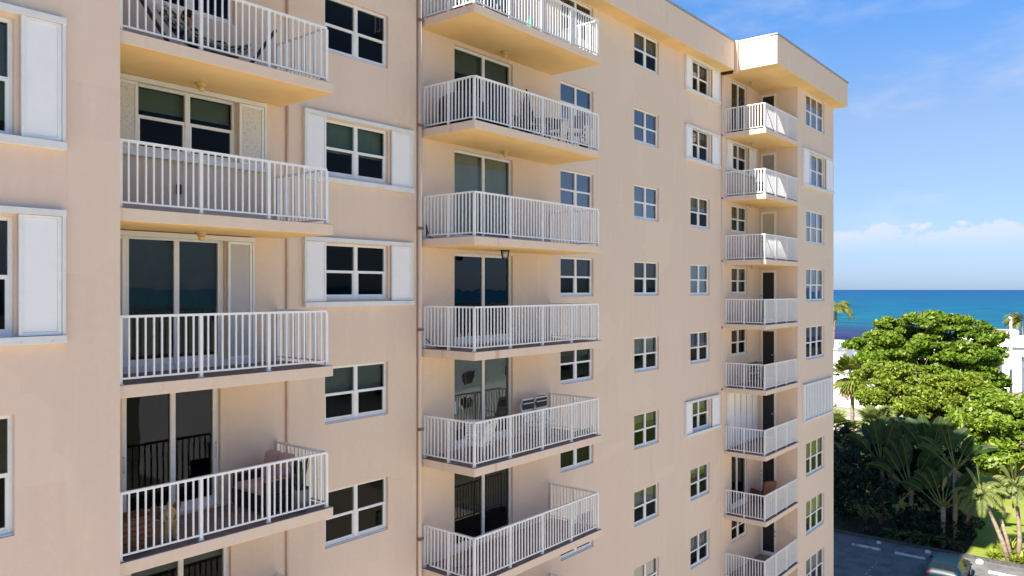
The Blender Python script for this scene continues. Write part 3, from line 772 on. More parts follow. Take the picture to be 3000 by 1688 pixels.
#@@OBJECTS@@
# ================================================================== THINGS ON THE BALCONIES
def deck(k): return CZ[k + 2] + TH            # deck[k]: floor of the balcony whose ceiling belongs to storey k
D1, D2, D3, D4, D5, D0 = (CZ[i + 1] + TH for i in (1, 2, 3, 4, 5, 0))   # decks of slabs 1..5 and 0
M['hammock'] = material('striped_hammock_cloth', (0.03, 0.032, 0.045), 0.9, 0.1, col2=(0.42, 0.42, 0.38), scale=9, stretch=(0.1, 3, 2), lo=0.46, hi=0.54)
M['skin'] = material('skin', (0.42, 0.24, 0.17), 0.55, 0.35)
M['navy'] = material('navy_cloth', (0.02, 0.024, 0.05), 0.9, 0.1)
M['hair'] = material('dark_hair', (0.012, 0.009, 0.008), 0.6, 0.3)
M['eye'] = material('eye_dark', (0.02, 0.015, 0.012), 0.3, 0.5)
M['lips'] = material('lips', (0.35, 0.14, 0.12), 0.5, 0.4)
M['wicker'] = material('black_wicker', (0.018, 0.016, 0.018), 0.7, 0.3, col2=(0.035, 0.03, 0.03), scale=40)
M['pink'] = material('pale_pink_cushion', (0.50, 0.37, 0.36), 0.9, 0.1, var=0.1, scale=4)
M['potgrey'] = material('grey_green_pot', (0.17, 0.21, 0.21), 0.7, 0.3, var=0.15, scale=5)
M['leafdark'] = material('dark_leaf', (0.025, 0.05, 0.025), 0.5, 0.4, col2=(0.05, 0.08, 0.04), scale=8)
M['tan'] = material('tan_carved_wood', (0.50, 0.37, 0.17), 0.7, 0.2, col2=(0.32, 0.22, 0.10), scale=12)
M['wing'] = material('brown_wing', (0.16, 0.09, 0.05), 0.7, 0.2, var=0.4, scale=10)
M['plastic'] = material('white_plastic', (0.78, 0.79, 0.80), 0.4, 0.4)
M['cover'] = material('black_vinyl_cover', (0.014, 0.014, 0.018), 0.5, 0.4, bump=0.5, bscale=5)
M['greenbag'] = material('green_plastic', (0.05, 0.40, 0.22), 0.4, 0.4)
M['cableM'] = material('black_cable', (0.02, 0.02, 0.02), 0.6, 0.3)
M['hide'] = material('brown_leather', (0.20, 0.09, 0.05), 0.55, 0.3, var=0.2, scale=6)
M['matgrey'] = material('grey_mat', (0.22, 0.22, 0.18), 0.9, 0.1)
M['terracotta'] = material('terracotta', (0.38, 0.17, 0.09), 0.8, 0.2)

# --- hammock on its steel stand, with the person lying back in it
hs = thing('hammock_stand', 'black steel hammock stand with leaning uprights on the top left balcony', 'hammock stand', (7.15, 12.75, D1))
b = MB(); b.tube([(6.55, 12.75, D1 + 0.05), (7.75, 12.75, D1 + 0.05)], 0.03, 8)
b.build('base_bar', 'iron', hs)
for x in (6.55, 7.75):
    b = MB(); b.tube([(x, 12.30, D1 + 0.03), (x, 13.20, D1 + 0.03)], 0.03, 8); b.build('foot', 'iron', hs)
b = MB(); b.tube([(6.50, 12.75, D1 + 0.06), (6.22, 12.75, D1 + 0.42), (5.70, 12.75, D1 + 1.10)], 0.035, 8); b.build('upright', 'iron', hs)
b = MB(); b.tube([(7.80, 12.75, D1 + 0.06), (8.10, 12.75, D1 + 0.48), (8.44, 12.75, D1 + 0.98)], 0.035, 8); b.build('upright', 'iron', hs)
hm = thing('hammock', 'dark striped cloth hammock slung low between two black uprights', 'hammock', (7.1, 12.75, D1))
def sag(t):                                    # t 0..1 from left hook to right hook
    x = 5.95 + (8.10 - 5.95) * t
    return x, D1 + 0.20 + 1.9 * (t - 0.56) ** 2 * (1.35 if t < 0.56 else 1.0)
b = MB(); n = 22; m_ = 8; th = 0.012
for side in (0, 1):
    i0 = len(b.v)
    for i in range(n + 1):
        t = 0.12 + 0.76 * i / n; x, z = sag(t); w = 0.30 * math.sin(math.pi * min(1, max(0, (t - 0.02) / 0.96))) ** 0.7
        for j in range(m_ + 1):
            q = j / m_ * 2 - 1
            b.v.append((x, 12.75 + q * w, z + 0.16 * q * q - side * th))
    for i in range(n):
        for j in range(m_):
            a = i0 + i * (m_ + 1) + j; f = (a, a + 1, a + m_ + 2, a + m_ + 1)
            b.f.append(f if side == 0 else f[::-1]); b.m.append(0); b.sm.append(True)
b.build('cloth', 'hammock', hm)
for t0, t1, hx, hz in ((0.12, 0, 5.74, D1 + 1.04), (0.88, 1, 8.40, D1 + 0.92)):
    b = MB(); x, z = sag(t0)
    for j in range(7):
        q = j / 6 * 2 - 1; b.tube([(x, 12.75 + q * 0.20, z + 0.03), ((x + hx) / 2, 12.75 + q * 0.07, (z + hz) / 2), (hx, 12.75, hz)], 0.006, 5)
    b.build('cord', 'track', hm)

def skin_body(name, verts, edges, radii, matsel, mats, parent, root=0, sub=1):
    """one continuous surface grown over a skeleton (skin + subdivision), baked to a mesh; matsel(co) picks the material slot"""
    me = bpy.data.meshes.new(name + '_rig'); me.from_pydata(verts, edges, [])
    o = bpy.data.objects.new(name + '_rig', me); COL.objects.link(o)
    sm = o.modifiers.new('skin', 'SKIN'); sm.use_smooth_shade = True
    for i, r in enumerate(radii):
        d = me.skin_vertices[0].data[i]; d.radius = r if hasattr(r, '__len__') else (r, r); d.use_root = (i == root)
    ss = o.modifiers.new('sub', 'SUBSURF'); ss.levels = sub; ss.render_levels = sub
    dg = bpy.context.evaluated_depsgraph_get(); ev = o.evaluated_get(dg)
    new = bpy.data.meshes.new_from_object(ev); new.name = name
    bpy.data.objects.remove(o); bpy.data.meshes.remove(me)
    new.materials.clear()
    for m in mats: new.materials.append(M[m])
    for p in new.polygons: p.material_index = matsel(p.center); p.use_smooth = True
    ob = bpy.data.objects.new(name, new); COL.objects.link(ob); ob.parent = parent
    return ob
# the person: reclining along +x with the head towards the camera side, chin on the right hand
pr = thing('person', 'dark-haired person in a navy shirt reclining in the hammock, hand at chin', 'person', (6.70, 12.72, D1))
V = [(0.10, 0, 0.26), (0.02, 0, 0.40), (-0.02, 0, 0.52), (-0.03, -0.02, 0.60), (-0.03, -0.05, 0.665), (-0.03, -0.065, 0.735),   # 0 pelvis 1 waist 2 chest 3 neck 4 jaw 5 cranium
     (-0.17, 0.01, 0.53), (-0.22, -0.09, 0.36), (-0.08, -0.20, 0.50), (-0.05, -0.185, 0.565),                                    # 6 l shoulder, elbow, wrist, palm (hand at chin)
     (0.14, 0.01, 0.53), (0.24, -0.03, 0.32), (0.30, -0.14, 0.30), (0.32, -0.20, 0.31),                                          # 10 r shoulder, elbow, wrist, palm
     (0.20, -0.07, 0.27), (0.56, -0.10, 0.42), (0.90, -0.09, 0.30), (1.00, -0.09, 0.36),                                         # 14 leg
     (0.20, 0.10, 0.27), (0.58, 0.12, 0.40), (0.92, 0.11, 0.28), (1.02, 0.11, 0.34)]
E_ = [(0, 1), (1, 2), (2, 3), (3, 4), (4, 5), (2, 6), (6, 7), (7, 8), (8, 9), (2, 10), (10, 11), (11, 12), (12, 13), (0, 14), (14, 15), (15, 16), (16, 17), (0, 18), (18, 19), (19, 20), (20, 21)]
RR = [(0.15, 0.12), (0.14, 0.11), (0.16, 0.11), 0.055, (0.068, 0.075), (0.083, 0.10), 0.065, 0.045, 0.03, (0.042, 0.022), 0.065, 0.045, 0.03, (0.042, 0.022),
      0.085, 0.062, 0.042, 0.045, 0.085, 0.062, 0.042, 0.045]
tips = [(-0.075, -0.165, 0.645), (-0.055, -0.17, 0.655), (-0.035, -0.172, 0.65), (-0.017, -0.175, 0.635)]
for j, tp in enumerate(tips):                  # fingers of the hand at the chin, each its own chain from the palm
    i = len(V); x0 = -0.078 + j * 0.018
    V += [(x0, -0.19, 0.600), ((x0 + tp[0]) / 2, -0.187, 0.632), (tp[0], tp[1], tp[2] + 0.01)]; E_ += [(9, i), (i, i + 1), (i + 1, i + 2)]; RR += [0.010, 0.0095, 0.008]
i = len(V); V += [(-0.01, -0.175, 0.565), (0.012, -0.15, 0.595), (0.016, -0.135, 0.62)]; E_ += [(9, i), (i, i + 1), (i + 1, i + 2)]; RR += [0.012, 0.0105, 0.009]
for j in range(4):
    i = len(V); y0 = -0.215 - 0.004 * (j % 2); x0 = 0.29 + 0.02 * j
    V += [(x0, y0 - 0.03, 0.315), (x0 + 0.004, y0 - 0.065, 0.305), (x0 + 0.006, y0 - 0.085, 0.28)]; E_ += [(13, i), (i, i + 1), (i + 1, i + 2)]; RR += [0.010, 0.0095, 0.008]
i = len(V); V += [(0.285, -0.19, 0.33), (0.265, -0.215, 0.33), (0.26, -0.235, 0.315)]; E_ += [(13, i), (i, i + 1), (i + 1, i + 2)]; RR += [0.012, 0.0105, 0.009]
def pm(c):
    if c.z > 0.585 and abs(c.x + 0.03) < 0.13: return 1
    if c.y < -0.12 and c.z > 0.44 and c.x < 0.06: return 1
    if c.x > 0.22 and c.y < -0.05 and c.x < 0.36 and c.z < 0.36 and c.y < -0.09: return 1
    if c.x > 0.62: return 1
    return 0
body = skin_body('body', V, E_, RR, pm, ['navy', 'skin'], pr)
b = MB(); b.ball((-0.03, -0.045, 0.775), (0.098, 0.112, 0.085), 14, 9); b.ball((-0.03, 0.005, 0.72), (0.10, 0.085, 0.115), 14, 9)
b.build('hair', 'hair', pr, rel=True)
for sx_ in (-1, 1):
    b = MB(); b.ball((-0.03 + sx_ * 0.034, -0.158, 0.725), (0.016, 0.010, 0.009), 8, 6); b.build('eye', 'eye', pr, rel=True)
    b = MB(); b.ball((-0.03 + sx_ * 0.098, -0.05, 0.715), (0.014, 0.022, 0.032), 8, 6); b.build('ear', 'skin', pr, rel=True)
b = MB(); b.ball((-0.03, -0.172, 0.700), (0.014, 0.022, 0.024), 8, 6); b.build('nose', 'skin', pr, rel=True)
b = MB(); b.ball((-0.03, -0.150, 0.668), (0.024, 0.010, 0.009), 8, 6); b.build('mouth', 'lips', pr, rel=True)

# --- loveseat with pink cushions, potted plant, crate and figure on the low left balcony
ls = thing('loveseat', 'black wicker loveseat with pale pink cushions against the side railing', 'loveseat', (8.52, 13.02, D4))
x0, x1, y0, y1 = 8.02, 8.86, 12.46, 13.58
b = MB(); b.box(x0, x1, y0, y1, D4 + 0.04, D4 + 0.34); b.build('base', 'wicker', ls, bevel=0.03)
b = MB(); b.box(x1 - 0.09, x1, y0, y1, D4 + 0.345, D4 + 0.86); b.build('back_frame', 'wicker', ls, bevel=0.03)
for ya in (y0, y1 - 0.11):
    b = MB(); b.box(x0 + 0.02, x1 - 0.10, ya, ya + 0.11, D4 + 0.345, D4 + 0.60); a = b.build('arm', 'wicker', ls, bevel=0.02)
    b = MB(); b.box(x0, x1 - 0.10, ya - 0.015, ya + 0.125, D4 + 0.602, D4 + 0.632); b.build('arm_rest', 'lightwood', a, bevel=0.01)
b = MB(); b.box(x0 - 0.03, x1 - 0.20, y0 + 0.12, y1 - 0.12, D4 + 0.345, D4 + 0.47); b.build('seat_cushion', 'pink', ls, bevel=0.045)
for ya, yb in ((y0 + 0.13, (y0 + y1) / 2 - 0.01), ((y0 + y1) / 2 + 0.01, y1 - 0.13)):
    b = MB(); b.obox((x1 - 0.19, (ya + yb) / 2, D4 + 0.72), (0.075, 0, 0.02), (0, (yb - ya) / 2, 0), (0.06, 0, 0.26)); b.build('back_cushion', 'pink', ls, bevel=0.05)
for lx in (x0 + 0.06, x1 - 0.06):
    for ly in (y0 + 0.06, y1 - 0.06):
        b = MB(); b.box(lx - 0.03, lx + 0.03, ly - 0.03, ly + 0.03, D4 + 0.001, D4 + 0.039); b.build('leg', 'iron', ls)
pl = thing('potted_plant', 'tall grey pot of dark sword-leaved plant in the balcony corner beside the pink loveseat', 'potted plant', (8.66, 12.27, D4))
b = MB(); b.lathe((8.66, 12.27, D4 + 0.001), [(0.12, 0), (0.135, 0.02), (0.165, 0.36), (0.175, 0.38), (0.175, 0.42), (0.15, 0.42), (0.145, 0.38)], 18); b.build('pot', 'potgrey', pl)
b = MB(); b.lathe((8.66, 12.27, D4 + 0.36), [(0.140, 0), (0.135, 0.015)], 14); b.build('soil', 'mulch', pl)
b = MB()
for i in range(16):
    a = random.uniform(0, 6.28); lean = random.uniform(0.03, 0.22); hh = random.uniform(0.35, 0.78); w = random.uniform(0.03, 0.05)
    ca, sa = math.cos(a), math.sin(a); r0 = random.uniform(0, 0.08); pts = []
    for t in (0, 0.35, 0.7, 1):
        rr = r0 + lean * t * t; ww = w * (1 - t) ** 0.6 * (0.7 + 0.9 * t) + 0.002
        c = (8.66 + ca * rr, 12.27 + sa * rr, D4 + 0.36 + hh * t); pts.append(((c[0] - sa * ww, c[1] + ca * ww, c[2]), (c[0] + sa * ww, c[1] - ca * ww, c[2])))
    for p, q in zip(pts, pts[1:]): b.face([p[0], p[1], q[1], q[0]])
b.build('leaves', 'leafdark', pl)
cr_ = thing('slatted_crate', 'dark slatted wooden chest at the left end of the loveseat balcony', 'chest', (5.62, 12.42, D4))
b = MB()
for i in range(6):
    z = D4 + 0.04 + i * 0.085; b.box(5.33, 5.86, 12.20, 12.22, z, z + 0.072); b.box(5.33, 5.86, 12.62, 12.64, z, z + 0.072)
    b.box(5.86, 5.88, 12.20, 12.64, z, z + 0.072); b.box(5.31, 5.33, 12.20, 12.64, z, z + 0.072)
b.build('side_slats', 'wood', cr_)
b = MB()
for x in (5.34, 5.81):
    for y in (12.221, 12.589): b.box(x, x + 0.04, y, y + 0.03, D4 + 0.001, D4 + 0.55)
b.build('corner_posts', 'wood', cr_)
b = MB()
for i in range(6): b.box(5.29 + i * 0.101, 5.29 + i * 0.101 + 0.09, 12.18, 12.66, D4 + 0.552, D4 + 0.575)
b.build('lid', 'wood', cr_)
st = thing('statuette', 'tan carved standing figure with brown wings beside the slatted chest', 'statuette', (6.22, 12.42, D4))
sx, sy = 6.22, 12.42
V = [(0, 0, 0.30), (0, 0, 0.42), (0, 0, 0.50), (0, 0, 0.56), (0, -0.01, 0.62), (0, 0.0, 0.69), (-0.10, 0, 0.49), (-0.12, -0.04, 0.38), (-0.04, -0.10, 0.36), (0.10, 0, 0.49), (0.12, -0.04, 0.38), (0.04, -0.10, 0.36),
     (-0.065, 0, 0.24), (-0.075, -0.01, 0.12), (-0.08, -0.02, 0.035), (-0.085, -0.08, 0.03), (0.065, 0, 0.24), (0.075, -0.01, 0.12), (0.08, -0.02, 0.035), (0.085, -0.08, 0.03)]
E2 = [(0, 1), (1, 2), (2, 3), (3, 4), (4, 5), (2, 6), (6, 7), (7, 8), (2, 9), (9, 10), (10, 11), (0, 12), (12, 13), (13, 14), (14, 15), (0, 16), (16, 17), (17, 18), (18, 19)]
R2 = [0.075, 0.07, 0.085, 0.035, 0.06, 0.015, 0.04, 0.032, 0.024, 0.04, 0.032, 0.024, 0.055, 0.045, 0.04, 0.03, 0.055, 0.045, 0.04, 0.03]
skin_body('body', V, E2, R2, lambda c: 0, ['tan'], st)
for s_ in (-1, 1):
    b = MB(); q = [(s_ * 0.04, 0.075, 0.50), (s_ * 0.20, 0.11, 0.64), (s_ * 0.27, 0.12, 0.56), (s_ * 0.22, 0.11, 0.40), (s_ * 0.06, 0.08, 0.34)]
    b.face([(x, y, z) for x, y, z in q]); b.face([(x, y + 0.02, z) for x, y, z in reversed(q)])
    for i in range(5): j = (i + 1) % 5; b.face([q[i], (q[i][0], q[i][1] + 0.02, q[i][2]), (q[j][0], q[j][1] + 0.02, q[j][2]), q[j]])
    b.build('wing', 'wing', st, rel=True)
b = MB(); b.lathe((0, -0.02, 0.001), [(0.15, 0), (0.15, 0.02), (0.13, 0.03)], 16); b.build('plinth', 'wood', st, rel=True)

# --- strap chairs: white tubular frame with white vinyl straps
def strap_chair(name, label, loc, rz, group, towel=False):
    t = thing(name, label, 'patio chair', loc, rz, group)
    for s_ in (-1, 1):
        x = 0.27 * s_
        b = MB(); b.tube([(x, -0.24, 0.013), (x, -0.26, 0.40), (x, -0.20, 0.62), (x, 0.10, 0.64), (x, 0.26, 0.60), (x, 0.27, 0.36), (x, 0.30, 0.013)], 0.013, 7); b.build('side_frame', 'plastic', t, rel=True)
    b = MB()
    for i in range(9):
        y = -0.22 + i * 0.054; b.box(-0.265, 0.265, y, y + 0.042, 0.405 - i * 0.006, 0.411 - i * 0.006)
    b.build('seat', 'plastic', t, rel=True)
    b = MB()
    for i in range(9):
        z = 0.46 + i * 0.054; y = 0.24 + (z - 0.40) * 0.28
        b.obox((0, y, z), (0.262, 0, 0), (0, 0.003, 0), (0, 0.006, 0.021))
    b.build('backrest', 'plastic', t, rel=True)
    b = MB(); b.tube([(-0.265, 0.24, 0.40), (-0.265, 0.385, 0.93), (0.265, 0.385, 0.93), (0.265, 0.24, 0.40)], 0.013, 7); b.build('back_frame', 'plastic', t, rel=True)
    return t
gch = 'white strap chairs on the balcony with the mirrored door'
c1 = strap_chair('patio_chair', 'white strap chair turned to the glass at the left end of the mirrored-door balcony', (14.05, 12.62, D4), R(195), gch)
c2 = dup(c1, (14.45, 12.95, D4), R(120), 'second white strap chair, nearer the mirrored sliding door', gch)
c3 = dup(c1, (17.10, 13.15, D4), R(8), 'white strap chair by the wall, left of the pair right of the mirrored door', gch)
c4 = dup(c1, (17.72, 13.15, D4), R(-6), 'white strap chair by the wall, right of the pair right of the mirrored door', gch)
for i, (x, lab) in enumerate(((17.10, 'black and white towel over the back of the left chair of the pair'), (17.72, 'black and white towel with dark prints over the right chair of the pair'))):
    b = MB(); b.box(x - 0.25, x + 0.25, 13.155 + 0.30, 13.155 + 0.345, D4 + 0.96, D4 + 1.07, 1); b.box(x - 0.25, x + 0.25, 13.155 + 0.285, 13.155 + 0.30, D4 + 0.78, D4 + 1.03, 0)
    b.box(x - 0.245, x + 0.245, 13.155 + 0.278, 13.155 + 0.284, D4 + 0.93, D4 + 0.955, 1)
    if i:
        for q in range(4): b.box(x - 0.2 + q * 0.11, x - 0.13 + q * 0.11, 13.155 + 0.302, 13.155 + 0.343, D4 + 1.071, D4 + 1.09, 0)
    tag(b.build('towel', ['black', 'plastic'], bevel=0.008), lab, 'towel', 'towels on the white strap chairs')
# --- small tables and chairs
def side_table(label, loc, top='black', leg='plastic', r=0.22, h=0.45, name='side_table'):
    t = thing(name, label, 'side table', loc)
    b = MB(); b.lathe((0, 0, h), [(r, 0), (r + 0.01, 0.008), (r + 0.01, 0.022), (r - 0.005, 0.03)], 20); b.build('tabletop', top, t, rel=True)
    for a in range(3):
        q = a * 2.094 + 0.5; b = MB(); b.tube([(math.cos(q) * r * 0.8, math.sin(q) * r * 0.8, 0.002), (math.cos(q) * r * 0.35, math.sin(q) * r * 0.35, h * 0.55), (math.cos(q) * r * 0.8, math.sin(q) * r * 0.8, h)], 0.012, 6); b.build('leg', leg, t, rel=True)
    return t
side_table('small white-legged table with black top on the balcony with the blue-grey door', (14.15, 13.15, D3))
pt_ = side_table('round black bistro table on the balcony with the black covered grill', (17.05, 12.85, D1), 'iron', 'iron', 0.36, 0.72, 'bistro_table')
def folding_chair(label, loc, rz, mat='black', group=None, name='patio_chair', cat='patio chair'):
    t = thing(name, label, cat, loc, rz, group)
    for s_ in (-1, 1):
        x = 0.22 * s_
        b = MB(); b.tube([(x, -0.22, 0.012), (x, 0.0, 0.42), (x, 0.24, 0.92)], 0.014, 6); b.build('side_frame', mat, t, rel=True)
        b = MB(); b.tube([(x * 0.93, 0.24, 0.012), (x * 0.93, -0.14, 0.45)], 0.014, 6); b.build('leg', mat, t, rel=True)
    b = MB(); b.box(-0.21, 0.21, -0.20, 0.16, 0.44, 0.465); b.build('seat', mat, t, rel=True, bevel=0.006)
    b = MB(); b.obox((0, 0.17, 0.76), (0.21, 0, 0), (0, 0.008, 0.0), (0, 0.075, 0.16)); b.build('backrest', mat, t, rel=True)
    return t
gk = 'black chairs around the bistro table'
k1 = folding_chair('black folding chair left of the round bistro table', (16.45, 12.75, D1), R(70), group=gk)
dup(k1, (17.55, 12.95, D1), R(-75), 'black folding chair right of the round bistro table', gk)
dup(k1, (16.75, 13.35, D1), R(10), 'black folding chair between the bistro table and the wall', gk)
gr = thing('covered_grill', 'barbecue grill under a black vinyl cover beside the left railing', 'grill', (13.95, 13.05, D1))
b = MB()
prof = [(0.62, 0.36, 0.0), (0.62, 0.36, 0.55), (0.60, 0.35, 0.72), (0.42, 0.30, 0.84), (0.30, 0.22, 0.90), (0.12, 0.1, 0.92)]
for k, (a, c, z) in enumerate(prof):
    for i in range(24):
        t = 2 * math.pi * i / 24; e_ = 0.55
        b.v.append((math.copysign(abs(math.cos(t)) ** e_, math.cos(t)) * a * (1 + 0.02 * math.sin(5 * t + k)), math.copysign(abs(math.sin(t)) ** e_, math.sin(t)) * c, z + 0.001))
for k in range(len(prof) - 1):
    for i in range(24):
        j = (i + 1) % 24; b.f.append((k * 24 + i, k * 24 + j, (k + 1) * 24 + j, (k + 1) * 24 + i)); b.m.append(0); b.sm.append(True)
b.f.append(tuple((len(prof) - 1) * 24 + i for i in range(24))); b.m.append(0); b.sm.append(True)
b.build('cover', 'cover', gr, rel=True)
# tall black thing: closed parasol leaning by the wall
ps = thing('closed_parasol', 'closed black parasol standing by the wall behind the bistro table', 'parasol', (17.15, 13.55, D1))
b = MB(); b.lathe((0, 0, 0.001), [(0.20, 0), (0.20, 0.05), (0.05, 0.07)], 16); b.build('base', 'iron', ps, rel=True)
b = MB(); b.tube([(0, 0, 0.05), (0, 0, 1.75)], 0.02, 8); b.build('pole', 'iron', ps, rel=True)
b = MB(); b.lathe((0, 0, 0.65), [(0.07, 0), (0.14, 0.1), (0.12, 0.6), (0.05, 0.98), (0.02, 1.05)], 14); b.build('canopy', 'cover', ps, rel=True)
lc = folding_chair('black folding chair with round back near the right end of the grill balcony', (17.95, 12.45, D1), R(150))
vp = thing('trellis_plant', 'thin vine on a stake in a dark pot, right end of the grill balcony', 'potted plant', (18.32, 12.38, D1))
b = MB(); b.lathe((0, 0, 0.001), [(0.10, 0), (0.13, 0.20), (0.12, 0.20)], 14); b.build('pot', 'black', vp, rel=True)
b = MB(); b.tube([(0, 0, 0.15), (0.02, 0, 0.45), (-0.015, 0.01, 0.7), (0.02, 0, 0.98)], 0.009, 6)
for i in range(14):
    z = 0.35 + i * 0.05; a = i * 2.1; b.face([(0, 0, z), (0.05 * math.cos(a), 0.05 * math.sin(a), z + 0.03), (0.09 * math.cos(a), 0.09 * math.sin(a), z + 0.01), (0.05 * math.cos(a), 0.05 * math.sin(a), z - 0.02)])
b.build('stem', 'leafdark', vp, rel=True)
# top balcony of the middle stack
wc = strap_chair('patio_chair', 'white strap chair at the left end of the topmost middle balcony', (13.85, 12.75, D0), R(160), None)
gk0 = 'dark chairs on the topmost middle balcony'
q1 = folding_chair('black folding chair behind the green bag on the topmost middle balcony', (15.05, 12.75, D0), R(30), group=gk0)
dup(q1, (14.55, 13.05, D0), R(-40), 'black folding chair left of the green bag on the topmost middle balcony', gk0)
b = MB(); b.obox((15.72, 12.28, D0 + 0.17), (0.10, 0.01, 0.012), (0, 0.08, 0), (-0.015, 0, 0.165)); b.obox((15.70, 12.28, D0 + 0.39), (0.05, 0, 0), (0, 0.012, 0), (0, 0, 0.05))
tag(b.build('green_bag', 'greenbag', bevel=0.03), 'upright green bag behind the railing of the topmost middle balcony', 'bag')
# cables by the downpipe
b = MB(); b.tube([(13.26 + 0.03 * math.cos(a / 3), 13.60 + 0.02 * math.sin(a / 2), D2 + 0.20 + 0.15 * math.sin(a / 3)) for a in range(20)] + [(13.34, 13.6, D2 + 0.05), (13.5, 13.6, D2 + 0.02)], 0.012, 6)
tag(b.build('cable', 'cableM'), 'looped black cable at the left end of the third middle balcony', 'cable')
b = MB(); b.tube([(13.24, 13.62, D3 + 0.24), (13.32, 13.5, D3 + 0.13), (13.45, 13.4, D3 + 0.02), (13.7, 13.3, D3 + 0.014)], 0.012, 6)
tag(b.build('cable', 'cableM'), 'short black cable hanging at the left end of the balcony with the blue-grey door', 'cable')
b = MB(); b.tube([(13.26, 13.6, D5 + 0.10), (13.5, 13.2, D5 + 0.014), (14.0, 12.9, D5 + 0.014), (14.6, 12.8, D5 + 0.014)], 0.012, 6)
tag(b.build('cable', 'cableM'), 'black cable lying across the deck of the lowest middle balcony', 'cable')
# far wing
F1, F3, F5, F6 = (CZ[i + 1] + TH for i in (1, 4, 6, 7))
w_ = folding_chair('white chair behind the sunlit corner railing of the second balcony on the far wing', (31.7, 12.55, F1), R(150), 'plastic')
gs = thing('plant_rack', 'dark wire rack of small pots on a far wing balcony', 'plant rack', (32.6, 13.1, F3))
for z in (0.25, 0.6, 0.95):
    b = MB(); b.box(-0.45, 0.45, -0.15, 0.15, z, z + 0.02); b.build('shelf', 'iron', gs, rel=True)
for x in (-0.44, 0.44):
    b = MB(); b.box(x - 0.012, x + 0.012, -0.15, -0.125, 0.001, 1.0); b.box(x - 0.012, x + 0.012, 0.125, 0.15, 0.001, 1.0); b.build('side_frame', 'iron', gs, rel=True)
for i in range(7):
    x = -0.36 + (i % 4) * 0.24; z = 0.272 + 0.35 * (i // 4)
    t = tag(bpy.data.objects.new('flower_pot', None), ['small clay pot, %s on the dark wire rack' % s for s in ('left end of the low shelf', 'second from left on the low shelf', 'third from left on the low shelf', 'right end of the low shelf', 'left end of the middle shelf', 'second from left on the middle shelf', 'third from left on the middle shelf')][i], 'flower pot', 'clay pots on the wire rack'); COL.objects.link(t)
    t.location = (32.6 + x, 13.1, F3 + z + H)
    b = MB(); b.lathe((0, 0, 0), [(0.045, 0), (0.06, 0.10), (0.066, 0.10), (0.066, 0.12)], 12); b.build('pot', 'terracotta', t, rel=True)
    b = MB()
    for j in range(12):
        a = j * 1.9; r = 0.09; b.face([(0, 0, 0.12), (r * math.cos(a), r * math.sin(a), 0.2), (r * 1.3 * math.cos(a + 0.3), r * 1.3 * math.sin(a + 0.3), 0.17), (r * math.cos(a + 0.6), r * math.sin(a + 0.6), 0.15)])
    b.build('leaves', 'leafdark', t, rel=True)
ac = thing('armchair', 'brown leather armchair in the inner corner of a low far wing balcony', 'armchair', (33.9, 13.2, F5), R(150))
b = MB(); b.box(-0.34, 0.34, -0.32, 0.32, 0.1, 0.42); b.build('seat', 'hide', ac, rel=True, bevel=0.04)
b = MB(); b.obox((0, 0.34, 0.62), (0.34, 0, 0), (0, 0.07, 0), (0, 0.10, 0.42)); b.build('backrest', 'hide', ac, rel=True, bevel=0.04)
for s_ in (-1, 1):
    b = MB(); b.box(s_ * 0.40 - 0.06, s_ * 0.40 + 0.06, -0.34, 0.30, 0.1, 0.6); b.build('arm', 'hide', ac, rel=True, bevel=0.03)
    for y in (-0.27, 0.27):
        b = MB(); b.box(s_ * 0.36 - 0.025, s_ * 0.36 + 0.025, y - 0.025, y + 0.025, 0.001, 0.099); b.build('leg', 'iron', ac, rel=True)
b = MB(); b.box(33.4, 34.7, 12.5, 13.6, F6 + 0.002, F6 + 0.016); tag(b.build('door_mat', 'matgrey'), 'flat grey-brown mat on the deck of the lowest far wing balcony', 'mat')

# ================================================================== CAR PARK
M['stopw'] = material('chipped_white_paint', (0.66, 0.66, 0.63), 0.8, 0.2, col2=(0.30, 0.29, 0.27), scale=2.2, lo=0.52, hi=0.62)
M['stopg'] = material('white_concrete', (0.64, 0.64, 0.62), 0.8, 0.2, var=0.12, scale=4)
def text_part(body, size, loc, rot, mat, parent, name='lettering'):
    cu = bpy.data.curves.new(name, 'FONT'); cu.body = body; cu.size = size; cu.align_x = 'CENTER'; cu.align_y = 'CENTER'; cu.extrude = 0.002
    o = bpy.data.objects.new(name + '_t', cu); COL.objects.link(o)
    me = bpy.data.meshes.new_from_object(o.evaluated_get(bpy.context.evaluated_depsgraph_get())); me.name = name
    bpy.data.objects.remove(o); bpy.data.curves.remove(cu)
    me.materials.clear(); me.materials.append(M[mat])
    o = bpy.data.objects.new(name, me); COL.objects.link(o); o.parent = parent; o.location = loc; o.rotation_euler = rot
def wheel_stop(y, x, label, text, mat):
    t = thing('wheel_stop', label, 'wheel stop', (x, y, GZ + 0.004), 0, 'parking wheel stops')
    b = MB(); i0 = 0; L2 = 0.92
    for yy, k in ((-L2, 0.55), (-L2 + 0.05, 1), (L2 - 0.05, 1), (L2, 0.55)):
        b.v += [(-0.08 * k, yy, 0), (-0.075 * k, yy, 0.10 * k), (-0.05 * k, yy, 0.125 * k), (0.05 * k, yy, 0.125 * k), (0.075 * k, yy, 0.10 * k), (0.08 * k, yy, 0)]
    for s_ in range(3):
        for j in range(6):
            k = (j + 1) % 6; b.f.append((s_ * 6 + j, s_ * 6 + k, s_ * 6 + 6 + k, s_ * 6 + 6 + j)); b.m.append(0); b.sm.append(False)
    b.f.append(tuple(range(6))); b.f.append(tuple(reversed(range(18, 24)))); b.m += [0, 0]; b.sm += [False, False]
    b.build('block', mat, t, rel=True)
    if text: text_part(text, 0.16, (-0.012, 0, 0.1262), (0, 0, R(-90)), 'black', t)
wheel_stop(14.62, 55.85, 'chipped white wheel stop nearest the building wall', None, 'stopw')
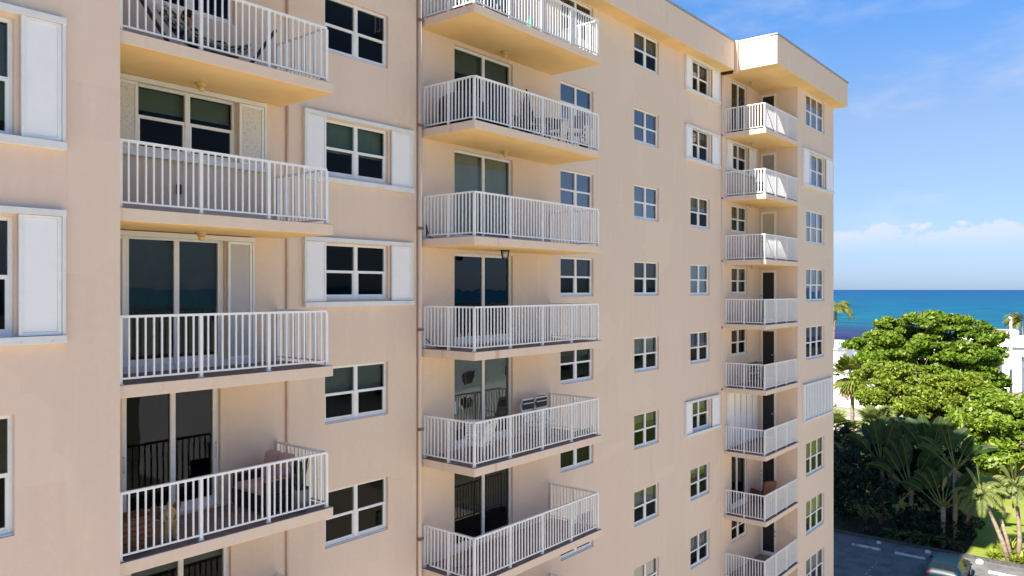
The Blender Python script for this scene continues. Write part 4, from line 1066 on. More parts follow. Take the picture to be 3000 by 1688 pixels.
wheel_stop(11.92, 55.85, 'white wheel stop with black lettering, left of the dark teal car', 'A2   UNDERS   APT', 'stopg')
wheel_stop(6.55, 55.75, 'sunlit white wheel stop right of the dark teal car', None, 'stopg')
def stone(x, y, label, mark, s):
    t = thing('marker_stone', label, 'marker stone', (x, y, GZ + 0.004), R(12), 'white painted stones along the kerb')
    b = MB(); b.lathe((0, 0, -0.02), [(0.24 * s, 0), (0.25 * s, 0.08), (0.20 * s, 0.22 * s), (0.10 * s, 0.28 * s)], 9); b.build('block', 'stopg', t, rel=True)
    if mark: text_part(mark, 0.16, (-0.245 * s, 0, 0.11), (R(78), 0, R(-90)), 'black', t)
stone(57.35, 14.2, 'white painted stone behind the chipped wheel stop', None, 0.65)
stone(57.35, 11.15, 'white painted stone beside the front of the dark teal car', None, 0.75)
stone(57.3, 8.15, 'white painted stone with a black mark beside the kerb in the sun', '0', 1.0)

# --- the car: lofted hatchback shell, nose towards the kerb
M['paint'] = material('dark_teal_car_paint', (0.005, 0.019, 0.030), 0.4, 0.3, coat=0.18)
M['tyre'] = material('tyre_rubber', (0.02, 0.02, 0.02), 0.8, 0.2)
M['rim'] = material('alloy_rim', (0.45, 0.45, 0.46), 0.3, 0.5, metal=0.8)
M['red'] = material('red_tail_lamp', (0.40, 0.01, 0.01), 0.15, 0.5)
M['headl'] = material('clear_lamp', (0.6, 0.62, 0.64), 0.1, 0.5)
car = thing('parked_car', 'dark teal hatchback parked nose to the kerb, half in shade', 'car', (52.9, 9.12, GZ + 0.004)); car.scale = (1.0, 1.04, 1.06)
# stations along x: (x, sill z, belt z, roof z, half width at belt, half width at roof)
ST = [(-2.10, 0.34, 0.72, 0.74, 0.70, 0.60), (-2.04, 0.26, 0.88, 0.92, 0.82, 0.66), (-1.90, 0.22, 0.95, 1.06, 0.875, 0.66), (-1.62, 0.20, 0.96, 1.34, 0.89, 0.63), (-1.30, 0.20, 0.95, 1.44, 0.90, 0.62),
      (-0.50, 0.20, 0.94, 1.49, 0.905, 0.63), (0.10, 0.20, 0.92, 1.46, 0.90, 0.61), (0.42, 0.20, 0.91, 1.36, 0.90, 0.60), (1.00, 0.20, 0.90, 0.98, 0.89, 0.62), (1.60, 0.22, 0.82, 0.88, 0.86, 0.62), (1.95, 0.26, 0.68, 0.74, 0.78, 0.58), (2.10, 0.34, 0.52, 0.56, 0.64, 0.50)]
def ring(s):
    x, zs, zb, zr, wb, wr = s
    h = [(0.0, zs), (wb * 0.86, zs), (wb * 0.97, zs + 0.10), (wb, (zs + zb) / 2 + 0.05), (wb * 0.985, zb), (wr + (wb - wr) * 0.10, zr - (zr - zb) * 0.10), (wr * 0.80, zr), (0.0, zr + 0.012)]
    return h
def carmesh(name, mat, faces_sel, off=0.0, sides=(1, -1)):
    b = MB()
    for s_ in range(len(ST) - 1):
        ra, rb = ring(ST[s_]), ring(ST[s_ + 1])
        for j in range(7):
            if not faces_sel(s_, j): continue
            for sg in sides:
                q = [(ST[s_][0], sg * ra[j][0], ra[j][1]), (ST[s_ + 1][0], sg * rb[j][0], rb[j][1]), (ST[s_ + 1][0], sg * rb[j + 1][0], rb[j + 1][1]), (ST[s_][0], sg * ra[j + 1][0], ra[j + 1][1])]
                if sg < 0: q = q[::-1]
                b.face(q, 0, True)
    if off == 0:
        for s_ in (0, len(ST) - 1):
            r_ = ring(ST[s_]); b.face([(ST[s_][0], y, z) for y, z in r_] + [(ST[s_][0], -y, z) for y, z in reversed(r_[1:-1])])
    else:                                       # glazing: shrink each pane a little and stand it proud of the shell
        nf = []
        for f in b.f:
            c = sum((Vector(b.v[i]) for i in f), Vector()) / 4; nn = (Vector(b.v[f[1]]) - Vector(b.v[f[0]])).cross(Vector(b.v[f[2]]) - Vector(b.v[f[0]])).normalized()
            if nn.dot(c - Vector((0, 0, 0.6))) < 0: nn = -nn
            for i in f: b.v[i] = tuple(c + (Vector(b.v[i]) - c) * 0.97 + nn * off)
    o = b.build(name, mat, car, rel=True)
    bm_ = bmesh.new(); bm_.from_mesh(o.data); bmesh.ops.remove_doubles(bm_, verts=bm_.verts, dist=0.0005); bmesh.ops.recalc_face_normals(bm_, faces=bm_.faces); bm_.to_mesh(o.data); bm_.free()
    return o
carmesh('body', 'paint', lambda s_, j: True)
carmesh('rear_window', 'carglass', lambda s_, j: s_ == 2 and j in (5, 6), 0.006)
carmesh('windscreen', 'carglass', lambda s_, j: s_ == 7 and j in (5, 6), 0.006)
for sg in (1, -1): carmesh('side_window', 'carglass', lambda s_, j: s_ in (3, 4, 5, 6) and j == 4, 0.006, (sg,))
for sg in (-1, 1):
    for x in (-1.30, 1.28):
        w = bpy.data.objects.new('wheel', None); COL.objects.link(w); w.parent = car; w.location = (x, sg * 0.80, 0.31)
        b = MB(); b.tube([(0, -0.10, 0), (0, 0.10, 0)], 0.31, 24); b.build('tyre', 'tyre', w, rel=True)
        b = MB(); b.tube([(0, sg * 0.101, 0), (0, sg * 0.106, 0)], 0.20, 20); b.build('rim', 'rim', w, rel=True)
    b = MB(); b.obox((-2.015, sg * 0.66, 0.82), (0.05, 0, 0.01), (0, 0.13, 0), (0, 0, 0.075)); b.build('tail_lamp', 'red', car, rel=True, bevel=0.02)
    b = MB(); b.obox((1.93, sg * 0.62, 0.66), (0.06, 0, -0.02), (0, 0.13, 0), (0, 0, 0.06)); b.build('headlight', 'headl', car, rel=True, bevel=0.02)
    b = MB(); b.obox((0.50, sg * 1.0, 0.98), (0.05, 0, 0), (0, 0.09, 0), (0, 0, 0.065)); b.build('mirror', 'paint', car, rel=True, bevel=0.03)
    for x in (-0.42, 0.34):
        b = MB(); b.obox((x - 0.35, sg * 0.915, 0.80), (0.09, 0, 0), (0, 0.012, 0), (0, 0, 0.014)); b.build('door_handle', 'paint', car, rel=True)
b = MB(); b.obox((-2.085, 0, 0.66), (0.012, 0, 0.004), (0, 0.17, 0), (0, 0, 0.06)); b.build('licence_plate', 'plastic', car, rel=True)
b = MB(); b.obox((-2.06, 0, 0.42), (0.09, 0, 0), (0, 0.72, 0), (0, 0, 0.10)); b.build('bumper', 'paint', car, rel=True, bevel=0.05)

# ================================================================== PLANTS
G1 = material('sunny_leaf', (0.075, 0.16, 0.012), 0.45, 0.35, island=[(0.13, 0.23, 0.015), (0.21, 0.31, 0.02), (0.04, 0.10, 0.010), (0.29, 0.34, 0.03), (0.10, 0.19, 0.015)], transl=0.35)
G2 = material('yellow_green_leaf', (0.11, 0.19, 0.02), 0.45, 0.35, island=[(0.22, 0.30, 0.03), (0.34, 0.39, 0.04), (0.05, 0.11, 0.012), (0.30, 0.32, 0.03), (0.14, 0.22, 0.02)], transl=0.35)
G7 = material('fresh_leaf', (0.12, 0.21, 0.02), 0.4, 0.4, island=[(0.22, 0.32, 0.03), (0.32, 0.40, 0.05), (0.08, 0.16, 0.015), (0.27, 0.34, 0.03)], transl=0.35)
G3 = material('shade_toned_leaf', (0.012, 0.030, 0.014), 0.55, 0.25, island=[(0.018, 0.042, 0.02), (0.028, 0.05, 0.028), (0.01, 0.026, 0.012)], transl=0.15)  # leaf colour darkened so the shaded shrubs read as deep shadow
G4 = material('palm_leaf', (0.10, 0.15, 0.02), 0.45, 0.35, island=[(0.16, 0.20, 0.03), (0.24, 0.24, 0.04), (0.08, 0.12, 0.015), (0.32, 0.24, 0.06)], transl=0.3)
G5 = material('shade_toned_broad_leaf', (0.018, 0.050, 0.012), 0.5, 0.25, island=[(0.028, 0.065, 0.014), (0.045, 0.085, 0.018), (0.016, 0.042, 0.012), (0.05, 0.04, 0.02)], transl=0.2)  # albedo lowered too: part of the building's shade sits in this leaf colour
G6 = material('fan_leaf', (0.16, 0.21, 0.05), 0.5, 0.3, island=[(0.22, 0.27, 0.07), (0.28, 0.30, 0.09), (0.13, 0.18, 0.04)], transl=0.3)
DRY = material('dry_frond', (0.34, 0.23, 0.12), 0.8, 0.1, island=[(0.42, 0.29, 0.15), (0.25, 0.16, 0.08), (0.48, 0.35, 0.2)], transl=0.15)
BARK = material('grey_bark', (0.20, 0.15, 0.11), 0.9, 0.1, col2=(0.11, 0.08, 0.06), scale=3, bump=0.6, bscale=12)
PBARK = material('ringed_palm_bark', (0.36, 0.28, 0.20), 0.9, 0.1, col2=(0.20, 0.15, 0.11), scale=1.0, stretch=(1, 1, 9), bump=0.5, bscale=20)
STALK = material('green_stalk', (0.20, 0.21, 0.06), 0.6, 0.3, var=0.3, scale=4)
rng = np.random.default_rng(11)
def leaves_mesh(name, centers, radii, per, size, mat, parent, up=0.5, flat=0.6, aspect=0.55):
    """rhombic leaves scattered through flattened clumps; each leaf is its own little face"""
    C = []; 
    for c, r in zip(centers, radii):
        n = int(per * max(0.35, r[0] * r[1]))
        d = rng.normal(size=(n, 3)); d /= np.linalg.norm(d, axis=1)[:, None]
        rad = rng.uniform(0.55, 1.03, n) ** 0.7
        C.append(np.array(c) + d * rad[:, None] * np.array(r))
    C = np.concatenate(C); n = len(C)
    nrm = rng.normal(size=(n, 3)) * flat + np.array([-0.15, -0.1, up]); nrm /= np.linalg.norm(nrm, axis=1)[:, None]
    t = rng.normal(size=(n, 3)); t -= nrm * np.sum(t * nrm, axis=1)[:, None]; t /= np.linalg.norm(t, axis=1)[:, None]
    w = np.cross(nrm, t); s = (size * rng.choice([0.6, 0.85, 1.0, 1.25, 1.6], n) * rng.uniform(0.85, 1.15, n))[:, None]
    a = C - t * s; c = C + t * s - nrm * s * 0.25; b = C + w * s * aspect; d = C - w * s * aspect
    V = np.stack([a, b, c, d], axis=1).reshape(-1, 3)
    return np_mesh(name, V, np.arange(4 * n).reshape(n, 4), mat, parent)
def clumps(blobs, count, cr, squash=0.55, shell=0.75):
    """clump centres over the upper shells of a few big crown blobs"""
    cs, rs = [], []
    for (c, r), k in zip(blobs, count):
        d = rng.normal(size=(k, 3)); d[:, 2] = np.abs(d[:, 2]) * rng.choice([1, 1, 1, -0.6], k); d /= np.linalg.norm(d, axis=1)[:, None]
        q = rng.uniform(shell, 1.0, k)[:, None]
        for p in np.array(c) + d * q * np.array(r):
            e = cr * rng.choice([0.45, 0.7, 0.9, 1.1, 1.5]) * rng.uniform(0.85, 1.15); cs.append(p + rng.normal(size=3) * 0.12 * cr); rs.append((e, e * rng.uniform(0.75, 1.2), e * squash * rng.uniform(0.7, 1.5)))
    return cs, rs
def tree(name, label, cat, base, blobs, count, cr, per, leaf, mat, tr=0.35, lean=(0, 0), group=None, squash=0.5, limbs=True):
    t = thing(name, label, cat, (base[0], base[1], GZ), 0, group)
    zlow = min(b[0][2] - b[1][2] * 0.5 for b in blobs)
    b = MB(); f = Vector((base[0] + lean[0], base[1] + lean[1], GZ + (zlow - GZ) * 0.45))
    b.tube([(base[0], base[1], GZ - 0.1), ((base[0] + f.x) / 2 + 0.1, (base[1] + f.y) / 2, (GZ + f.z) / 2), tuple(f)], [tr * 1.25, tr, tr * 0.85], 10)
    o = b.build('trunk', BARK, t)
    if limbs:
        b = MB()
        for (c, r) in blobs:
            for _ in range(3 if len(blobs) < 4 else 2):
                e = Vector(c) + Vector((random.uniform(-.5, .5) * r[0], random.uniform(-.5, .5) * r[1], random.uniform(-.1, .5) * r[2]))
                mid = f.lerp(e, 0.5) + Vector((random.uniform(-.5, .5), random.uniform(-.5, .5), 0.4)); b.tube([tuple(f), tuple(mid), tuple(e)], [tr * 0.6, tr * 0.32, tr * 0.1], 7)
                for _ in range(3):
                    e2 = e + Vector((random.uniform(-.6, .6) * r[0], random.uniform(-.6, .6) * r[1], random.uniform(0, .6) * r[2])); b.tube([tuple(mid.lerp(e, 0.6)), tuple(e2)], [tr * 0.18, 0.03], 5)
        b.build('limbs', BARK, t)
    cs, rs = clumps(blobs, count, cr, squash)
    leaves_mesh('crown', cs, rs, per, leaf, mat, t)
    return t
def frond(mbL, mbS, p0, dirh, elev, length, droop, nl=26, lw=0.05, ll=0.55, twist=0.0, hang=0.5):
    """pinnate palm frond: curved midrib plus drooping leaflets"""
    d = Vector((math.cos(dirh), math.sin(dirh), 0)); side = Vector((-d.y, d.x, 0)); pts = []; a = elev; p = Vector(p0); n = 10
    for i in range(n + 1):
        pts.append(p.copy()); p = p + (d * math.cos(a) + Vector((0, 0, math.sin(a)))) * (length / n); a -= droop / n * (1 + i / n)
    mbS.tube([tuple(q) for q in pts], [0.035 - 0.0028 * i for i in range(n + 1)], 5)
    for i in range(nl):
        t = 0.14 + 0.86 * i / (nl - 1); k = min(int(t * n), n - 1); q = pts[k].lerp(pts[k + 1], t * n - k); fw = (pts[k + 1] - pts[k]).normalized()
        L_ = ll * (math.sin(math.pi * (0.12 + 0.82 * t)) ** 0.7) * random.uniform(0.85, 1.1)
        for sg in (-1, 1):
            v = (side * sg + fw * 0.55 + Vector((0, 0, -hang * random.uniform(0.6, 1.3)))).normalized(); w = fw * lw
            mid = q + v * L_ * 0.5; e = q + v * L_ + Vector((0, 0, -hang * 0.35 * L_))
            mbL.face([tuple(q - w * 0.5), tuple(mid - w), tuple(e), tuple(mid + w)])
def coconut(label, base, top, lean, n, length, group='coconut palms', wind=None, ll=0.8):
    t = thing('coconut_palm', label, 'palm tree', (base[0], base[1], GZ), 0, group)
    b = MB(); pts = [(base[0] + lean[0] * q * q, base[1] + lean[1] * q * q, GZ - 0.1 + (top - GZ) * q) for q in (0, .2, .4, .6, .8, 1)]
    b.tube(pts, [0.24, 0.19, 0.17, 0.16, 0.15, 0.13], 10); b.build('trunk', PBARK, t)
    l_, s_ = MB(), MB()
    for i in range(n):
        a = 2 * math.pi * i / n + random.uniform(-.2, .2)
        if wind is not None: a = wind + (a - math.pi) * 0.42
        frond(l_, s_, pts[-1], a, random.uniform(-0.1, 1.2), length * random.uniform(0.8, 1.1), random.uniform(1.1, 1.9), 30, 0.06, ll)
    l_.build('crown', G4, t); s_.build('midribs', STALK, t)
    return t
def fan_palm(label, base, top, n, rad, mat, group='fan palms', tr=0.16, dead=0, lean=(0, 0)):
    t = thing('fan_palm', label, 'palm tree', (base[0], base[1], GZ), 0, group)
    b = MB(); tp = Vector((base[0] + lean[0], base[1] + lean[1], top)); b.tube([(base[0], base[1], GZ - 0.1), tuple(Vector((base[0], base[1], GZ)).lerp(tp, 0.5) + Vector((lean[0] * .1, 0, 0))), tuple(tp)], [tr * 1.2, tr, tr * 0.95], 10); b.build('trunk', PBARK, t)
    def fans(m, s, k, e0, e1):
        for i in range(k):
            a = 2.4 * i + random.uniform(-.3, .3); el_ = random.uniform(e0, e1); d = Vector((math.cos(a) * math.cos(el_), math.sin(a) * math.cos(el_), math.sin(el_)))
            c = tp + d * rad * 0.55; s.tube([tuple(tp), tuple(c)], [0.02, 0.012], 4)
            u = d.orthogonal().normalized(); u = Vector((-d.y, d.x, 0)).normalized() if abs(d.z) < .98 else u; nb = 15
            for j in range(nb):
                q = (j / (nb - 1) - 0.5) * 3.6; v = (d * math.cos(q) + u * math.sin(q)); L_ = rad * 0.5 * (0.75 + 0.25 * math.cos(q)) * random.uniform(.9, 1.1)
                w = v.cross(d.cross(u)).normalized() * rad * 0.042; mid = c + v * L_ * 0.55; e = c + v * L_ + Vector((0, 0, -0.22 * L_))
                m.face([tuple(c), tuple(mid - w), tuple(e), tuple(mid + w)])
    m, s = MB(), MB(); fans(m, s, n, -0.7, 1.3); m.build('crown', mat, t); s.build('leaf_stalks', STALK, t)
    if dead:
        m, s = MB(), MB(); fans(m, s, dead, -1.35, -0.75); s.v and m.build('dead_skirt', DRY, t); s.build('leaf_stalks', DRY, t)
    return t
def paddle(mbL, mbS, p0, d, up, pl, bl, bw, droop):
    """long stalk and a broad paddle blade"""
    d = d.normalized(); side = d.cross(up).normalized(); p = Vector(p0); e = p + d * pl; mbS.tube([tuple(p), tuple(p + d * pl * 0.5), tuple(e)], [0.07, 0.045, 0.03], 6)
    n = 8; pts = []; q = e.copy(); dd = d.copy()
    for i in range(n + 1):
        pts.append(q.copy()); q = q + dd * (bl / n); dd = (dd + Vector((0, 0, -1)) * droop / n + d * 0.0).normalized()
    mbS.tube([tuple(x) for x in pts], [0.028 - 0.0025 * i for i in range(n + 1)], 5)
    nn = side.cross(d).normalized()
    for i in range(n):
        w0 = bw * math.sin(math.pi * (0.06 + 0.90 * i / n)) ** 0.6; w1 = bw * math.sin(math.pi * (0.06 + 0.90 * (i + 1) / n)) ** 0.6
        for sg in (-1, 1):
            f = -0.16
            a, b_ = pts[i], pts[i + 1]
            mbL.face([tuple(a), tuple(b_), tuple(b_ + side * sg * w1 + nn * w1 * f), tuple(a + side * sg * w0 + nn * w0 * f)], 0, True)
def traveller(label, base, fan_z, n, spread, pl, bl, bw, az_, trunk_r=0.16, dead=3, lean=(0, 0), mat=G5):
    t = thing('traveller_palm', label, 'palm tree', (base[0], base[1], GZ), 0, 'traveller palms in the shade')
    p0 = Vector((base[0] + lean[0], base[1] + lean[1], fan_z))
    b = MB(); b.tube([(base[0], base[1], GZ - 0.1), tuple(Vector((base[0], base[1], GZ)).lerp(p0, 0.5)), tuple(p0)], [trunk_r * 1.2, trunk_r, trunk_r], 9); b.build('trunk', PBARK, t)
    l_, s_ = MB(), MB(); h = Vector((math.cos(az_), math.sin(az_), 0)); nrm = Vector((-h.y, h.x, 0))
    for i in range(n):
        q = (i / (n - 1) - 0.5) * 2 * spread; q += random.uniform(-.12, .12); d = h * math.sin(q) + Vector((0, 0, math.cos(q))) + nrm * random.uniform(-.35, .35)
        paddle(l_, s_, p0 + h * math.sin(q) * 0.12 + Vector((0, 0, -0.25 * abs(math.sin(q)))), d, nrm + Vector((0, 0, 0.01)), pl * random.uniform(.85, 1.1), bl * random.uniform(.85, 1.15), bw * random.uniform(.85, 1.1), random.uniform(0.1, 0.9) + abs(q) * 0.5)
    l_.build('crown', mat, t); s_.build('leaf_stalks', STALK, t)
    if dead:
        l_, s_ = MB(), MB()
        for i in range(dead):
            a = random.uniform(0, 6.28); d = Vector((math.cos(a), math.sin(a), -0.9)); paddle(l_, s_, p0 + Vector((0, 0, -0.1)), d, Vector((-d.y, d.x, 0.1)), pl * 0.35, bl * 0.8, bw * 0.45, 1.2)
        l_.build('dead_leaves', DRY, t); s_.build('dead_stalks', DRY, t)
    return t

# shade trees: every crown is a stack of flattened foliage shelves carried by its own limbs
T1 = [(84, 16.6, -2.9, 1.7, 0.9), (84, 17.4, -3.8, 2.9, 1.4), (84, 19.6, -3.9, 1.5, 1.1), (84.5, 14.6, -3.9, 2.2, 1.2), (83, 16.6, -6.3, 3.0, 1.4), (83, 19.0, -6.2, 2.0, 1.2), (83.5, 13.2, -6.8, 2.2, 1.2), (85, 12.4, -4.5, 1.5, 0.95), (83, 18.6, -5.0, 2.5, 1.3), (83.5, 15.0, -5.3, 2.6, 1.2), (84, 12.3, -6.0, 2.0, 1.2), (85, 11.3, -6.2, 1.0, 0.9),
      (84, 21.3, -5.4, 1.3, 0.75), (84, 22.7, -5.7, 0.5, 0.4), (82.5, 20.2, -7.0, 2.3, 1.2), (82.5, 17.0, -7.5, 2.6, 1.2), (83, 13.7, -7.9, 2.3, 1.2), (84, 11.6, -8.1, 1.6, 1.1), (84.5, 10.6, -9.0, 0.6, 0.8)]
T2 = [(78.5, 19.7, -8.5, 1.9, 1.35), (78, 17.0, -8.8, 2.4, 1.5), (78, 14.2, -9.1, 2.4, 1.5), (78, 11.9, -9.0, 1.6, 1.3), (77, 18.7, -10.1, 1.7, 1.0), (77, 15.9, -10.5, 2.2, 1.1), (77, 13.1, -10.7, 2.0, 1.1), (77.5, 16.5, -12.2, 2.6, 1.3)]
T3 = [(76.5, 9.9, -9.8, 1.7, 1.15), (76, 8.1, -10.8, 1.9, 1.5), (76, 6.6, -10.4, 1.3, 1.6), (75, 9.8, -11.7, 1.4, 1.3), (75, 7.7, -12.9, 1.9, 1.3), (75.5, 6.2, -13.2, 1.3, 1.6), (75, 9.2, -13.9, 1.1, 1.0), (75.5, 11.6, -12.2, 1.5, 1.4), (75, 11.2, -14.2, 1.6, 1.5), (74.5, 13.4, -13.4, 1.5, 1.5)]
def shelves(T): return [((x, y, z), (max(1.5, r * 0.95), r, h)) for x, y, z, r, h in T]
tree('spreading_tree', 'largest yellow-green shade tree, its tall dome standing against the sea', 'tree', (84.5, 13.0), shelves(T1), [int(8 + 5.6 * t[3]) for t in T1], 0.72, 330, 0.17, G1, tr=0.42, lean=(0, 2.5), squash=0.40)
tree('spreading_tree', 'dense yellow-green tree below and in front of the tall dome, beside the sabal palm', 'tree', (78, 16.0), shelves(T2), [int(12 + 7.5 * t[3]) for t in T2], 0.74, 420, 0.135, G2, tr=0.28, squash=0.5)
tree('spreading_tree', 'broad-leaved green tree at the right edge above the sunlit lawn', 'tree', (76.5, 9.0), shelves(T3), [int(12 + 7 * t[3]) for t in T3], 0.72, 340, 0.17, G7, tr=0.25, squash=0.5)
# fan palms
fan_palm('sabal palm with a round drooping head in front of the white wall', (95, 26.4), -10.0, 60, 2.9, G4, dead=12, tr=0.22)
gl_ = 'fan palms'
fan_palm('low fan palm beside the building corner, tips just in the sun', (66.0, 19.6), -11.6, 30, 2.1, G6)
fan_palm('pale fan palm with bright upright leaves catching the sun above the dark leaves', (67.2, 16.8), -11.2, 34, 2.2, G6)
fan_palm('bristly fan palm half lost in the shade near the building wall', (62.5, 18.2), -12.2, 24, 1.9, G3)
# traveller palms in the shade
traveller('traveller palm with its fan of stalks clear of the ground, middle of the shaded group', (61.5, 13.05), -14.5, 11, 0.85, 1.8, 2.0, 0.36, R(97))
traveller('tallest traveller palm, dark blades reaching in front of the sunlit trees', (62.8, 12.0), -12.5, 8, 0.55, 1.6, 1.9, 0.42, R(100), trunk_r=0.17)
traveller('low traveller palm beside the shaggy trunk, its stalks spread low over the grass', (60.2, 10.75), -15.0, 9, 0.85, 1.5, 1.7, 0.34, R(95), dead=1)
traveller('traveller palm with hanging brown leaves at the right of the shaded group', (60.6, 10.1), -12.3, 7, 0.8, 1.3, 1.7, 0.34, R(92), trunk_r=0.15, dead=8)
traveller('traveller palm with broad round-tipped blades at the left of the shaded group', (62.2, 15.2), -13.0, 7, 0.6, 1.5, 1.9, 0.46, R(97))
# shaded shrubs against the wall side
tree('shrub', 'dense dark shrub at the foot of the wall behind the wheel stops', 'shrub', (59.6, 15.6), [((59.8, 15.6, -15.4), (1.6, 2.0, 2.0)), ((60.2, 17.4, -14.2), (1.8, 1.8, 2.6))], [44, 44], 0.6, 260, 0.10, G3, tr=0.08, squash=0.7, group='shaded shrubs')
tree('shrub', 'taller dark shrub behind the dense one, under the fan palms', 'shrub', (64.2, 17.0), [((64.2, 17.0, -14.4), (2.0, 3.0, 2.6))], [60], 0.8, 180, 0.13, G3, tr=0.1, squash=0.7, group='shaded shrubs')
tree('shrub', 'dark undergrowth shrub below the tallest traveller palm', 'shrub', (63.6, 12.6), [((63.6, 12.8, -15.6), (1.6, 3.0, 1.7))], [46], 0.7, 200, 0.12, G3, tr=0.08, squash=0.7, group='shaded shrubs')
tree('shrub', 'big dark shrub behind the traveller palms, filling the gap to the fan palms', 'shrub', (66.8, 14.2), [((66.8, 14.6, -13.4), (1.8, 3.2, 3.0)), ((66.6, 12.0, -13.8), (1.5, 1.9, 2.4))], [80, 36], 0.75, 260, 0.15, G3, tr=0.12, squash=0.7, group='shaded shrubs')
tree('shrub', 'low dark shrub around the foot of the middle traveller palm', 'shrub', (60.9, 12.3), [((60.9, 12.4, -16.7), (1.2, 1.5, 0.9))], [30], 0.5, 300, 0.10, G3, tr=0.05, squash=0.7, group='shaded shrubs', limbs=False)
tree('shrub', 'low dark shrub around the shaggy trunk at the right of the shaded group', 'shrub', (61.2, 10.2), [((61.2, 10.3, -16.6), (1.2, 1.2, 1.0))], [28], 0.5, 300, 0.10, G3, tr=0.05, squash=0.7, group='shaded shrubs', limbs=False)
def fern(label, x, y, n, length, mat, group, z=GZ):
    t = thing('fern', label, 'fern', (x, y, z), 0, group); l_, s_ = MB(), MB()
    for i in range(n): frond(l_, s_, (x, y, z + 0.02), 2.4 * i, random.uniform(0.7, 1.35), length * random.uniform(.7, 1.1), random.uniform(0.8, 1.5), 18, 0.04, length * 0.28, hang=0.15)
    l_.build('fronds', mat, t); s_.build('stalks', STALK, t)
gf = 'ferns along the kerb'
for lab, x, y, n, s_ in (('fern by the left white stone, tallest of the kerb ferns', 59.3, 13.6, 16, 1.5), ('fern in the middle of the kerb row behind the lettered wheel stop', 59.0, 12.5, 16, 1.3), ('spreading fern right of the lettered wheel stop', 59.2, 11.5, 16, 1.4), ('last fern of the kerb row, beside the car bonnet', 59.4, 10.2, 14, 1.2)):
    fern(lab, x, y, n, s_, G5, gf)
# leaning palms in the right corner, in the sun
def leaning(label, base, tip, n, length, deadn, wind=None):
    t = thing('date_palm', label, 'palm tree', (base[0], base[1], GZ), 0, 'leaning palms in the right corner')
    b = MB(); A, Z = Vector((*base, GZ - 0.1)), Vector(tip); m1 = A.lerp(Z, 0.33) + Vector((0.0, -0.12, 0)); m2 = A.lerp(Z, 0.66) + Vector((0, -0.10, 0))
    b.tube([tuple(A), tuple(m1), tuple(m2), tuple(Z)], [0.19, 0.14, 0.12, 0.13], 10); b.build('trunk', PBARK, t)
    l_, s_ = MB(), MB()
    for i in range(n): frond(l_, s_, tip, 2.4 * i, random.uniform(-0.1, 1.25), length * random.uniform(.75, 1.1), random.uniform(1.0, 1.9), 26, 0.045, 0.5)
    for i in range(3): paddle(l_, s_, Z, Vector((random.uniform(-.4, .4), random.uniform(-.5, .5), 1)), Vector((0, 1, 0.1)), 0.7, 1.3, 0.3, 0.5)
    l_.build('crown', G6, t); s_.build('midribs', STALK, t)
    l_, s_ = MB(), MB()
    for i in range(deadn):
        a = 1.75 + random.uniform(-.12, .12) if i < 6 and deadn > 6 else random.uniform(0, 6.28); frond(l_, s_, Z + Vector((0, 0, -0.1)), a, (-0.95 if i < 6 and deadn > 6 else -1.3) - random.uniform(0, .12), 2.1 if i < 6 and deadn > 6 else 1.1, 0.25, 22, 0.07, 0.2, hang=0.9)
    if deadn: l_.build('dead_fronds', DRY, t); s_.build('dead_stalks', DRY, t)
leaning('leaning palm with a long dry frond hanging over the shaded lawn', (57.9 + 1.1, 6.75), (59.3, 8.35, -13.6), 22, 2.1, 9)
leaning('upright palm at the right edge behind the leaning one', (59.7, 6.3), (60.2, 6.55, -13.2), 20, 2.0, 6)
t = thing('tree_stump', 'pale bare trunk cut off between the two leaning palms', 'stump', (59.3, 6.6, GZ)); b = MB(); b.tube([(59.3, 6.6, GZ - 0.1), (59.4, 6.9, GZ + 1.2), (59.5, 7.25, GZ + 2.5)], [0.14, 0.11, 0.10], 9); b.build('trunk', PBARK, t)
def rosette(label, x, y, n, L_, mat, group):
    t = thing('bromeliad', label, 'plant', (x, y, GZ), 0, group); b = MB()
    for i in range(n):
        a = 2.4 * i; e = random.uniform(0.4, 1.35); d = Vector((math.cos(a) * math.cos(e), math.sin(a) * math.cos(e), math.sin(e))); s_ = Vector((-math.sin(a), math.cos(a), 0)) * 0.055
        l2 = L_ * random.uniform(.7, 1.1); p = Vector((x, y, GZ)); m1 = p + d * l2 * 0.55; tp = p + d * l2 + Vector((0, 0, -0.25 * l2))
        b.face([tuple(p - s_ * .5), tuple(m1 - s_), tuple(m1 + s_), tuple(p + s_ * .5)]); b.face([tuple(m1 - s_), tuple(tp), tuple(m1 + s_)])
    b.build('leaves', mat, t)
YL = material('yellow_leaf', (0.28, 0.34, 0.03), 0.45, 0.35, island=[(0.36, 0.38, 0.04), (0.18, 0.28, 0.025), (0.42, 0.40, 0.05)], transl=0.3)
gb_ = 'yellow-leaved plants under the leaning palms'
for lab, x, y, s_ in (('yellow-green strappy plant left of the leaning palm foot', 59.0, 7.65, 0.9), ('yellow strappy plant between the two palm feet', 59.6, 7.1, 1.3), ('tall yellow strappy plant behind the pale stump', 60.6, 6.9, 1.6), ('yellow strappy plant at the very right edge by the kerb', 58.9, 6.05, 1.1), ('low yellow strappy plant right of the leaning palm foot', 58.8, 6.45, 0.8)):
    rosette(lab, x, y, 34, s_, YL, gb_)
